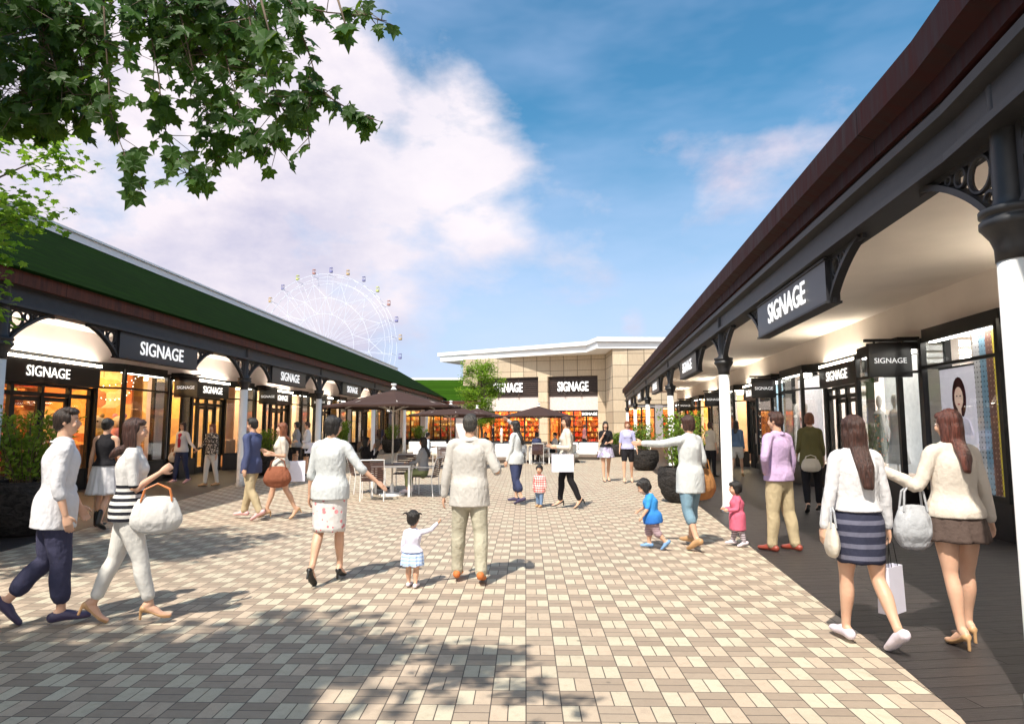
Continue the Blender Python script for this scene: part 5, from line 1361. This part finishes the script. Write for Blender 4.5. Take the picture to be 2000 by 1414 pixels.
        if st == 'bob': ell(q, hp(0, -.45, -.42), .62*hr, .44*hr, .55*hr, HR)
        if st == 'bun': ell(q, hp(0, -.95, .35), .34*hr, .30*hr, .34*hr, HR)
        if st == 'long':
            ln = hair[2] if len(hair) > 2 else 2.6
            c1, c2, c3 = hp(0, -.55, -.3), hp(0, -.62, -1.2), up(V(0, -.098*U, zsh - (ln - 1.2) * hr * .75))
            loft(q, [(hp(0, -.40, .3), .60*hr, .5*hr), (c1, .66*hr, .46*hr), (c2, .66*hr, .32*hr), (c2.lerp(c3, .5) + V(0, -.012*U, 0), .64*hr, .34*hr), (c3, .40*hr, .22*hr)], HR @ V(1, 0, 0), 24)
            for s in (-1, 1):
                loft(q, [(hp(s*.54, -.02, .3), .18*hr, .3*hr), (hp(s*.66, -.14, -.5), .18*hr, .36*hr), (hp(s*.62, -.1, -1.35), .15*hr, .3*hr), (hp(s*.50, -.2, -1.9), .06*hr, .12*hr)], HR @ V(1, 0, 0))
        o = fuse(q, 'hair', hm2, root, min(vox, .009), 2)
        for v in o.data.vertices:
            d = v.co - hc; a = math.atan2(d.x, d.y); kx = noise.noise(Vector((a*7 + 3, d.z*4, len(label)))) + .5*noise.noise(Vector((a*22, d.z*9, 1)))
            v.co += d.normalized() * kx * .085 * hr
    if not k: root.scale = (.95, .95, 1)
    info = dict(root=root, hands=hands, hp=hp, up=up, lift=lift, zs=zs, U=U, hr=hr, sh=(shL, shR), dz=dz)
    if extra: extra(info)
    return info
def wpt(inf, p): r = inf['root']; return Matrix.Translation(r.location) @ Matrix.Rotation(r.rotation_euler.z, 4, 'Z') @ p
# bags carried by people: things of their own, hung from the hand or shoulder
def paper_bag(p, rz, w, h, d, mat, label, drop=.22):
    r = empty('shopping_bag', p, rz, label, 'bag'); b = MB(); z1 = -drop; z0 = z1 - h
    b.add([(-w/2,-d/2,z0),(w/2,-d/2,z0),(w/2,d/2,z0),(-w/2,d/2,z0),(-w/2,-d/2*.8,z1),(w/2,-d/2*.8,z1),(w/2,d/2*.8,z1),(-w/2,d/2*.8,z1),
           (-w/2+.012,-d/2*.7,z1),(w/2-.012,-d/2*.7,z1),(w/2-.012,d/2*.7,z1),(-w/2+.012,d/2*.7,z1),(-w/2+.012,-d/2*.7,z0+.02),(w/2-.012,-d/2*.7,z0+.02),(w/2-.012,d/2*.7,z0+.02),(-w/2+.012,d/2*.7,z0+.02)],
          [(0,3,2,1),(0,1,5,4),(1,2,6,5),(2,3,7,6),(3,0,4,7),(4,5,9,8),(5,6,10,9),(6,7,11,10),(7,4,8,11),(8,9,13,12),(9,10,14,13),(10,11,15,14),(11,8,12,15),(12,13,14,15)])
    b.build('bag_body', mat, r)
    for y in (-d/2*.75, d/2*.75):
        b = MB(); b.tube([(-w*.22, y, z1 - .03), (-w*.16, y*.4, -.03), (0, 0, .008), (w*.16, y*.4, -.03), (w*.22, y, z1 - .03)], .0035, 6); b.build('handle', BLACK, r)
def soft_bag(p, rz, w, h, d, mat, label, drop=.25, strap=None, n='handbag', spread=.3):
    r = empty(n, p, rz, label, 'bag'); q = MB(); zc = -drop - h/2
    loft(q, [(V(0, 0, zc - h*.42), w*.46, d*.42), (V(0, 0, zc - h*.2), w*.52, d*.55), (V(0, 0, zc + h*.15), w*.46, d*.45), (V(0, 0, zc + h*.45), w*.36, d*.16)], (1, 0, 0), 26)
    fuse(q, 'bag_body', mat, r, .009, 2, .0035, 12)
    for y in (-d*.2, d*.2):
        b = MB(); b.tube([(-w*spread, y, zc + h*.36), (-w*spread*.8, y*.6, -drop*.4), (0, 0, .006), (w*spread*.8, y*.6, -drop*.4), (w*spread, y, zc + h*.36)], .008, 6); b.build('strap', strap or mat, r)
def stripes(a, b, per, duty=.5, axis=2, off=0.0):
    def fn(t, o):
        z = t.sep(o)[axis]; z = t.math('ADD', z, t.math('MULTIPLY', t.noise(5, 2, o), .012))
        return t.mix(t.math('GREATER_THAN', t.math('FRACT', t.math('ADD', t.math('DIVIDE', z, per), off)), duty), a, b)
    return fn
def spots(bg, c1, c2, sc_, th=.30):
    def fn(t, o):
        v = t.n('ShaderNodeTexVoronoi'); v.inputs['Scale'].default_value = sc_; t.l(o, v.inputs['Vector'])
        r = t.sep(v.outputs['Color'])[0]; c = t.mix(r, c1, c2)
        big = t.math('LESS_THAN', v.outputs['Distance'], t.math('MULTIPLY', t.math('ADD', r, .15), th))
        return t.mix(big, bg, c)
    return fn
def plaid(a, b, c, per):
    def fn(t, o):
        x, y, z = t.sep(o); h = t.math('ADD', x, y)
        p = t.math('GREATER_THAN', t.math('FRACT', t.math('DIVIDE', h, per)), .5); q = t.math('GREATER_THAN', t.math('FRACT', t.math('DIVIDE', z, per)), .5)
        return t.mix(q, t.mix(p, a, b), t.mix(p, b, c))
    return fn
def breton(t, o):
    z = t.sep(o)[2]; z = t.math('ADD', z, t.math('MULTIPLY', t.noise(4, 2, o), .012))
    s = t.math('GREATER_THAN', t.math('FRACT', t.math('DIVIDE', z, .052)), .50)
    s = t.math('MULTIPLY', s, t.math('LESS_THAN', z, 1.17))
    return t.mix(s, (.64, .62, .60), (.012, .012, .018))
c_white = cloth('white_linen', (.64, .63, .65)); c_navy = cloth('navy_cotton', (.045, .045, .085)); c_whitep = cloth('white_denim', (.64, .62, .58), .4)
c_breton = cloth('striped_jersey', (1, 1, 1), fn=breton); c_blk = cloth('black_cloth', (.014, .013, .016)); c_blazer = cloth('navy_blazer', (.065, .080, .17), .5)
c_khaki = cloth('khaki_chino', (.46, .37, .23)); c_cream = cloth('cream_knit', (.60, .54, .46)); c_beige = cloth('beige_cotton', (.58, .50, .40))
c_pale = cloth('pale_grey_gauze', (.55, .57, .57)); c_jacket = cloth('stone_jacket', (.50, .475, .44), .5); c_sage = cloth('sage_chino', (.42, .39, .30), .8)
c_floral = cloth('rose_print', (1, 1, 1), fn=spots((.66, .63, .61), (.50, .06, .09), (.72, .30, .32), 17, .36))
c_kidtop = cloth('lilac_white_jersey', (.72, .70, .84)); c_ruffle = cloth('blue_ruffle', (1, 1, 1), .8, fn=stripes((.36, .50, .80), (.62, .72, .90), .035))
c_capri = cloth('indigo_capri', (.040, .050, .11)); c_plaidr = cloth('red_plaid', (1, 1, 1), fn=plaid((.62, .05, .06), (.66, .30, .28), (.80, .72, .68), .045)); c_jean = cloth('blue_denim', (.16, .24, .38)); c_jeanl = cloth('pale_denim', (.17, .27, .34))
c_mix = cloth('purple_print', (1, 1, 1), fn=spots((.30, .30, .36), (.16, .08, .38), (.62, .60, .66), 9, .9)); c_lav = cloth('lavender_blouse', (.42, .42, .66))
def jersey(t, o):
    z = t.sep(o)[2]; return t.mix(t.remap(z, .30, .62), (.02, .10, .42), (.05, .30, .72))
c_blue = cloth('blue_sports_shirt', (1, 1, 1), fn=jersey); c_mauve = cloth('mauve_striped_shorts', (1, 1, 1), fn=stripes((.26, .17, .20), (.42, .32, .34), .022)); c_pink = cloth('pink_coat', (.66, .14, .22))
c_legg = cloth('striped_leggings', (1, 1, 1), fn=stripes((.55, .50, .52), (.20, .15, .18), .03)); c_lilac = cloth('lilac_shirt', (.50, .36, .56), .8); c_olive = cloth('olive_cardigan', (.13, .115, .045))
c_nst = cloth('navy_striped_skirt', (1, 1, 1), .4, fn=stripes((.028, .030, .055), (.13, .13, .18), .085, .62)); c_brownsk = cloth('brown_skirt', (.090, .062, .052), .8); c_blouse = cloth('white_blouse', (.64, .63, .64)); c_sweat = cloth('cream_sweater', (.62, .55, .47))
c_tights = cloth('dark_tights', (.022, .020, .024), .1); c_rpl = cloth('dark_plaid', (1, 1, 1), fn=plaid((.30, .06, .07), (.20, .08, .09), (.45, .25, .25), .08)); c_den = cloth('denim_jacket', (.10, .16, .26)); c_gtop = cloth('grey_top', (.30, .30, .31)); c_opants = cloth('olive_green_pants', (.30, .34, .16))
c_lblue = cloth('light_blue_shirt', (.52, .62, .74)); c_pat = cloth('patterned_blouse', (1, 1, 1), fn=spots((.06, .055, .05), (.40, .33, .27), (.55, .50, .44), 26, .6)); c_red = cloth('red_scarf', (.42, .03, .05))
s_navy = M('navy_red_shoe', (.05, .04, .09), .5); s_tan = M('tan_leather', (.46, .27, .13), .45); s_black = M('black_leather', (.010, .010, .010), .35); s_or = M('orange_suede', (.55, .16, .04), .7); s_rd = M('red_brown_leather', (.26, .05, .03), .4); s_white = M('white_shoe', (.7, .62, .68), .5); s_blue = M('blue_trainer', (.16, .30, .52), .5); s_pink = M('pink_shoe', (.72, .42, .42), .5)
b_white = cloth('white_bag_leather', (.62, .60, .57), .5); b_brown = cloth('brown_bag_leather', (.25, .085, .045), .7); b_tan = cloth('tan_bag_leather', (.36, .17, .06), .7); b_beige = cloth('beige_bag_leather', (.62, .56, .47), .4); b_silver = cloth('silver_bag', (.38, .39, .41), .8, .4); b_paper = M('white_paper', (.72, .70, .80), .6, var=.03); b_orange = M('orange_strap', (.60, .20, .06), .5)
PG = 'shoppers on the plaza'
def G(px, fy): return gnd(px, fy)
def pers(label, px, fy, yaw, H, *a, dy=0.0, **k):
    p = G(px, fy); d = p.y; p.y += dy
    k.setdefault('vox', .0068 if d < 7.5 else .0085 if d < 9.5 else .0115 if d < 15 else .016 if d < 24 else .022)
    return person(label, p, yaw, H, *a, group=PG, **k)
# --- foreground left couple
def shoe_trim(i): pass
pers('man in a white shirt and rolled navy trousers walking at the far left', 92, 1222, -52, 1.72, 'm', lean=3, head=(-22, -2, 0), thR=9, kR=6, thL=-5, kL=36, ftL=-46,
     uaR=(.16, -.12, -1), faR=(.12, .28, -1), uaL=(-.18, .2, -1), faL=(-.1, .5, -1), top=(c_white, .72, .43, 1.9, 'shirt'), bottom=('pants', c_navy, .80, 2.0), shoes=(s_navy, 'flat'), hair=('short', m_hair('dark_brown_hair', (.030, .018, .013))))
i = pers('woman in a black and white striped top and white cropped trousers walking right', 238, 1222, -62, 1.60, 'f', lean=1, head=(-10, -3, 0), thR=18, kR=4, thL=-13, kL=10, uaR=(.14, .12, -1), faR=(-.22, .75, .50), grip=(.5, 1.0), uaL=(-.14, -.1, -1), faL=(-.05, .1, -1),
     top=(c_breton, .45, .475, 1.2), bottom=('pants', c_whitep, .87, 1.0), shoes=(s_tan, 'heel'), hair=('long', H_BROWN, 1.5))
soft_bag(wpt(i, i['up'](V(.19, .20, 1.06))), R(20), .38, .27, .12, b_white, 'large white tote bag on the arm of the woman in the striped top', .10, b_orange, 'tote_bag')
i = pers('woman in a black sleeveless top and white midi skirt walking away', 197, 1036, 4, 1.69, 'f', thL=8, kL=4, thR=-10, kR=16, uaR=(.22, 0, -1), faR=(.3, .2, -1), uaL=(-.22, 0, -1), faL=(-.2, .2, -1),
     top=(c_blk, 0, .56, 1.0), bottom=('skirt', c_white, .30, .150, .07), shoes=(s_black, 'boot'), hair=('bun', H_BLACK))
# --- blazer couple
pers('man in a navy blazer and khaki trousers walking left', 487, 1016, 78, 1.71, 'm', head=(5, 2, 0), thR=16, kR=4, thL=-12, kL=18, uaL=(-.16, -.25, -1), faL=(-.08, .1, -1), uaR=(.2, .35, -1), faR=(.15, .6, -1),
     top=(c_blazer, 1, .445, 1.5, 'blazer'), bottom=('pants', c_khaki, .98, 1.6), shoes=(s_pink, 'flat'), hair=('short', H_BLACK))
i = pers('red-haired woman in a cream top and beige shorts carrying a brown bag', 545, 1015, 118, 1.60, 'f', head=(-10, 0, 0), thR=18, kR=4, thL=-14, kL=14, uaL=(-.18, -.1, -1), faL=(-.1, .95, .1), uaR=(.15, 0, -1), faR=(0, .9, .3),
     top=(c_cream, .4, .50, 1.3), bottom=('shorts', c_beige, .26, 1.8), shoes=(s_tan, 'heel'), hair=('long', H_AUB, 2.0))
soft_bag(wpt(i, i['up'](V(-.19, .08, 1.0))), R(15), .44, .30, .18, b_brown, 'big brown leather handbag of the red-haired woman', .16)
paper_bag(wpt(i, i['up'](V(.12, -.26, 1.02))), R(20), .34, .36, .12, b_paper, 'pale lilac shopping bag behind the red-haired woman', .10)
# --- family in the middle
pers('woman in a white gauze top and rose-printed skirt with one arm held out', 640, 1140, -4, 1.64, 'f', head=(-38, 4, 0), thL=-8, kL=22, thR=10, kR=3, uaR=(.62, .05, -.78), faR=(.72, .25, -.62), uaL=(-.26, .05, -1), faL=(-.12, .15, -1),
     top=(c_pale, .62, .475, 2.3), bottom=('skirt', c_floral, .275, .108, .012), shoes=(s_black, 'heel'), hair=('bob', H_BLACK), grip=(.5, .15))
def toddler_x(i):
    r = i['root']
pers('toddler girl with two bunches in a lilac top and blue ruffled skirt', 805, 1149, -6, .745, 'f', age='t', head=(-5, 0, 0), thL=4, thR=-3, kR=8, uaR=(.75, .2, .18), faR=(.65, .3, .62), uaL=(-.3, 0, -1), faL=(-.15, .2, -1),
     top=(c_kidtop, 1, .545, 1.3), bottom=('skirt', c_ruffle, .275, .155, .10), shoes=(s_white, 'flat'), hair=('pig', H_BLACK), skin=SKIN)
pers('man in a light stone jacket and sage trousers seen from behind', 916, 1138, -3, 1.69, 'm', head=(4, 2, 0), outL=5, outR=6, thL=5, kL=3, thR=-6, kR=10, uaL=(-.24, -.05, -1), faL=(-.14, .12, -1), uaR=(.42, -.15, -.9), faR=(-.10, .85, .25),
     top=(c_jacket, 1, .435, 2.2, 'jacket'), bottom=('pants', c_sage, .99, 1.9), shoes=(s_or, 'flat'), hair=('short', H_GREY))
# --- group at right of centre
pers('woman in indigo cropped trousers with a hand raised to her brow', 1008, 985, 62, 1.68, 'f', head=(10, 5, 0), thR=10, kR=12, thL=-8, kL=14, uaR=(.4, .5, .62), faR=(-.55, .35, .45), uaL=(-.15, .1, -1), faL=(0, .4, -1),
     top=(c_pale, 1, .46, 1.8), bottom=('pants', c_capri, .72, 2.6), shoes=(s_navy, 'flat'), hair=('long', H_BLACK, 3.4))
pers('little boy in a red plaid shirt and jeans', 1054, 991, 150, .82, 'm', age='t', head=(15, 0, 0), thL=8, thR=-6, uaL=(-.35, 0, -1), faL=(-.2, .3, -1), uaR=(.25, 0, -1), faR=(.1, .2, -1),
     top=(c_plaidr, 1, .42, 1.4), bottom=('jeans', c_jean, .97, 1.2), shoes=(s_tan, 'flat'), hair=('boy', H_BLACK))
i = pers('woman in black trousers and a pale cardigan looking left', 1108, 994, 96, 1.72, 'f', head=(8, 0, 0), thR=14, kR=10, thL=-8, kL=18, uaL=(-.16, -.05, -1), faL=(0, 1, .05), uaR=(.1, .1, -1), faR=(-.1, 1, .1),
     top=(c_cream, 1, .43, 1.5, 'cardigan'), bottom=('pants', c_blk, .97, .9), shoes=(s_black, 'heel'), hair=('bob', H_BROWN))
paper_bag(wpt(i, i['up'](V(-.17, .12, 1.06))), R(5), .42, .34, .14, b_paper, 'big white shopping bag on the arm of the woman in the pale cardigan', .08)
pers('woman in a black top and purple patterned skirt with a hand at her chin', 1184, 941, 188, 1.68, 'f', head=(-8, 0, 0), thR=8, kR=4, thL=-4, kL=8, uaR=(.12, .15, -1), faR=(-.35, .45, .95), uaL=(-.16, .1, -1), faL=(.75, .6, -.1),
     top=(c_blk, .35, .56, 1.1), bottom=('skirt', c_mix, .375, .155, .09), shoes=(s_black, 'heel'), hair=('long', H_BLACK, 2.2))
pers('woman in a lavender blouse, black shorts and dark tights', 1227, 944, 174, 1.66, 'f', head=(4, 0, 0), thR=10, kR=5, thL=-6, kL=12, uaR=(.22, 0, -1), faR=(.12, .3, -1), uaL=(-.25, .05, -1), faL=(-.2, .3, -1),
     top=(c_lav, .5, .52, 1.4), bottom=('shorts', c_blk, .30, 1.3), shoes=(s_black, 'heel'), hair=('bob', H_AUB), extra=lambda i: None)
pers('small boy in a blue sports shirt and mauve shorts looking down', 1276, 1074, 74, .92, 'm', age='t', lean=7, head=(0, 28, 0), thR=20, kR=22, thL=-16, kL=30, uaL=(-.3, .2, -1), faL=(-.1, .5, -.8), uaR=(.3, .4, -.9), faR=(.1, .7, -.5),
     top=(c_blue, .45, .44, 1.6), bottom=('shorts', c_mauve, .58, 2.2), shoes=(s_blue, 'flat'), hair=('kid', H_BLACK))
i = pers('woman in a long pale shirt and denim capris stretching her left arm out', 1352, 1073, 28, 1.71, 'f', head=(12, 6, 0), thR=14, kR=6, thL=-8, kL=18, uaL=(-.90, .46, -.16), faL=(-.88, .46, .02), uaR=(.2, -.15, -1), faR=(.1, .9, -.1),
     top=(c_pale, 1, .40, 2.2), bottom=('jeans', c_jeanl, .66, 1.3), shoes=(s_tan, 'flat'), hair=('bob', H_BROWN), grip=(.1, .6))
soft_bag(wpt(i, i['up'](V(.24, .06, 1.18))), R(20), .46, .36, .20, b_tan, 'tan leather shoulder bag of the woman in the long pale shirt', .20)
pers('toddler in a pink hooded coat and striped leggings', 1442, 1069, 84, .84, 'f', age='t', head=(0, 6, 0), thR=10, thL=-8, kL=10, uaL=(-.2, .2, -1), faL=(0, .9, -.1), uaR=(.2, .2, -1), faR=(0, .8, -.1),
     top=(c_pink, 1, .32, 2.6, 'coat'), bottom=('pants', c_legg, .95, .6), shoes=(s_white, 'flat'), hair=('kid', H_BLACK))
pers('man in a lilac shirt and khaki trousers with a hand in his pocket', 1527, 1078, 30, 1.78, 'm', head=(16, 2, 0), outL=4, outR=5, thL=3, thR=-5, kR=6, uaL=(-.62, -.28, -.82), faL=(.52, .38, -.72), uaR=(.30, -.05, -1), faR=(.12, .3, -1),
     top=(c_lilac, 1, .50, 1.9, 'shirt'), bottom=('pants', c_khaki, .985, 1.9), shoes=(s_rd, 'flat'), hair=('short', H_BROWN))
i = pers('auburn-haired woman in an olive cardigan and black trousers seen from behind', 1589, 1004, -12, 1.76, 'f', thL=-5, kL=12, thR=6, uaR=(.2, .05, -1), faR=(.1, .25, -1), uaL=(-.16, .1, -1), faL=(0, .7, -.6),
     top=(c_olive, .8, .44, 1.6, 'cardigan'), bottom=('pants', c_blk, .90, 1.0), shoes=(s_black, 'heel'), hair=('bob', H_AUB))
soft_bag(wpt(i, i['up'](V(-.05, -.20, .98))), R(-10), .34, .22, .10, b_beige, 'beige flat bag at the back of the woman in the olive cardigan', .06)
# --- two women on the boards
i = pers('long-haired woman in a white blouse and navy striped skirt walking away', 1690, 1262, 2, 1.66, 'f', head=(0, 3, 0), thL=8, kL=2, thR=-10, kR=26, outL=1, outR=1, uaR=(.24, 0, -1), faR=(.14, .12, -1), uaL=(-.26, 0, -1), faL=(-.16, .14, -1),
     top=(c_blouse, 1, .57, 2.0, 'blouse'), bottom=('skirt', c_nst, .345, .108, .006), shoes=(s_white, 'flat'), hair=('long', H_BROWN, 3.9))
h = i['hands'][1]; paper_bag(wpt(i, h), R(35), .22, .34, .10, b_paper, 'white paper shopping bag hanging from the hand of the woman in the navy striped skirt', .20)
soft_bag(wpt(i, i['up'](V(-.215, .0, 1.0))), R(80), .22, .24, .09, b_beige, 'small beige shoulder bag beside the navy striped skirt', .14, b_silver, 'shoulder_bag')
i = pers('auburn long-haired woman in a cream sweater and short brown skirt walking away', 1884, 1262, 0, 1.67, 'f', head=(28, 2, 0), thL=-5, kL=8, thR=7, kR=2, outL=1, outR=1, uaR=(.30, 0, -1), faR=(.28, .15, -1), uaL=(-.46, .05, -.9), faL=(-.80, .35, .42),
     top=(c_sweat, 1, .52, 2.2, 'sweater'), bottom=('skirt', c_brownsk, .415, .142, .05), shoes=(s_tan, 'heel'), hair=('long', m_hair('dark_auburn_hair', (.10, .030, .020)), 2.9), grip=(.2, .5))
soft_bag(wpt(i, i['up'](V(-.30, .03, 1.12))), R(0), .30, .28, .16, b_silver, 'silver-grey slouchy bag on the elbow of the woman in the cream sweater', .18)
# --- people farther away
i = pers('woman in a white cardigan and red scarf walking hand in hand', 352, 945, 165, 1.67, 'f', thR=10, kR=4, thL=-6, kL=12, uaL=(-.5, .1, -.85), faL=(-.7, .1, -.5), top=(c_white, 1, .50, 1.5, 'cardigan'), bottom=('jeans', c_capri, .98, .9), shoes=(s_pink, 'flat'), hair=('long', H_BROWN, 2.2),
     extra=lambda i: (lambda q: (loft(q, [(i['up'](V(0, .10, i['zs'](.80)*1.0)), .07, .03), (i['up'](V(0, .125, i['zs'](.66))), .06, .02), (i['up'](V(0, .12, i['zs'](.52))), .055, .015)], (1, 0, 0)), fuse(q, 'scarf', c_red, i['root'], .016, 2)))(MB()))
soft_bag(wpt(i, i['up'](V(.25, .0, .98))), R(20), .30, .24, .14, b_beige, 'grey-beige bag carried by the woman in the red scarf', .16)
pers('woman in a patterned dark blouse and white jeans walking hand in hand', 410, 950, 160, 1.66, 'f', thR=8, kR=4, thL=-6, kL=8, uaR=(.45, .1, -.88), faR=(.7, .1, -.5), top=(c_pat, .9, .50, 1.6, 'blouse'), bottom=('jeans', c_whitep, .95, .9), shoes=(s_tan, 'flat'), hair=('long', H_AUB, 1.6))
pers('shopper in a dark top and grey shirt beside the second left column', 577, 925, 120, 1.74, 'f', thR=8, uaL=(-.1, .2, -1), faL=(0, 1, 0), top=(c_gtop, 1, .5, 1.4), bottom=('skirt', c_blk, .38, .10, .02), shoes=(s_black, 'flat'), hair=('bob', H_BLACK))
i = pers('shopper in a white top and black skirt carrying a white bag', 598, 930, 110, 1.72, 'f', thR=8, uaL=(-.1, .2, -1), faL=(0, 1, 0), top=(c_white, 1, .5, 1.4), bottom=('skirt', c_blk, .36, .10, .02), shoes=(s_black, 'flat'), hair=('short', H_BROWN))
paper_bag(wpt(i, i['up'](V(-.15, -.1, 1.12))), R(10), .34, .34, .1, b_paper, 'white shopping bag held by the shopper in the black skirt', .06)
pers('distant man in a dark blue top and grey shorts under the left arcade', 742, 876, 180, 1.62, 'm', top=(c_capri, .8, .48, 1.3), bottom=('shorts', c_gtop, .55, 1.5), shoes=(s_black, 'flat'), hair=('short', H_BLACK))
def seated(label, p, yaw, seat, H=1.62, **k):
    return person(label, p, yaw, H, k.pop('sex', 'f'), seat=seat, thL=84, kL=86, thR=86, kR=82, ftL=0, ftR=0, group=PG, **k)
seated('seated woman in black resting her chin on her hand under the big parasol', (-3.58, 15.78), -66, .47, uaL=(-.1, .7, -.8), faL=(.1, .25, 1), uaR=(.1, .75, -.75), faR=(-.1, .5, .8), top=(c_blk, .9, .52, 1.2), bottom=('pants', c_blk, .95, 1), shoes=(s_black, 'flat'), hair=('long', H_BLACK, 1.8), vox=.011)
seated('seated woman in grey with long black hair at the big parasol table', (-2.08, 15.17), 76, .47, uaL=(-.1, .4, -.9), faL=(0, .9, -.2), uaR=(.1, .4, -.9), faR=(0, .9, -.1), top=(c_gtop, .9, .52, 1.4), bottom=('pants', c_opants, .8, 1.3), shoes=(s_white, 'flat'), hair=('long', H_BLACK, 3.0), vox=.011)
seated('seated man in a light blue shirt at the second parasol table', (-3.2, 24.5), -75, .47, sex='m', uaL=(-.1, .5, -.8), faL=(0, .9, .1), top=(c_lblue, .5, .52, 1.3), bottom=('shorts', c_beige, .6, 1.4), shoes=(s_black, 'flat'), hair=('short', H_BLACK), vox=.016)
seated('seated woman in dark clothes on the long cream sofa', (-1.3, 31.45), 172, .44, top=(c_blk, 1, .52, 1.2), bottom=('pants', c_blk, .95, 1), shoes=(s_black, 'flat'), hair=('bob', H_BLACK), vox=.02)
seated('seated person with dark hair seen from behind at the rightmost table', (1.05, 27.35), 5, .47, top=(c_capri, 1, .52, 1.2), bottom=('pants', c_blk, .95, 1), shoes=(s_black, 'flat'), hair=('bob', H_BLACK), vox=.018)
seated('seated woman in a white top and black skirt on the cream sofa', (1.92, 28.85), 112, .44, top=(c_white, .4, .52, 1.2), bottom=('shorts', c_blk, .4, 1.3), shoes=(s_black, 'heel'), hair=('bun', H_BLACK), vox=.018)
person('distant shopper in black by the left hall window', (-1.62, 55.2, 0), 90, 1.7, 'm', vox=.026, top=(c_blk, 1, .48, 1.3), bottom=('pants', c_blk, .97, 1.2), shoes=(s_black, 'flat'), hair=('short', H_BLACK), group=PG)
person('distant shopper in white by the left hall window', (-.90, 55.2, 0), -70, 1.66, 'f', vox=.026, top=(c_white, .6, .48, 1.3), bottom=('pants', c_beige, .97, 1.2), shoes=(s_black, 'flat'), hair=('bob', H_BLACK), group=PG)
pers('distant shopper in a red plaid shirt walking right by the hall', 1142, 882, -80, 1.66, 'm', thR=14, kR=4, thL=-14, kL=20, top=(c_rpl, .7, .48, 1.3), bottom=('pants', c_blk, .97, 1), shoes=(s_black, 'flat'), hair=('short', H_BROWN))
pers('woman in a beige top standing on the boards beyond the first white column', 1390, 932, -60, 1.72, 'f', top=(c_beige, .5, .48, 1.4), bottom=('pants', c_blk, .97, 1), shoes=(s_black, 'flat'), hair=('bob', H_BROWN))
i = pers('woman in a denim jacket and pale shorts walking on the right boards', 1441, 934, -30, 1.70, 'f', thR=14, kR=4, thL=-10, kL=18, top=(c_den, 1, .52, 1.4, 'jacket'), bottom=('shorts', c_whitep, .3, 1.5), shoes=(s_tan, 'heel'), hair=('long', H_BLACK, 2.0))
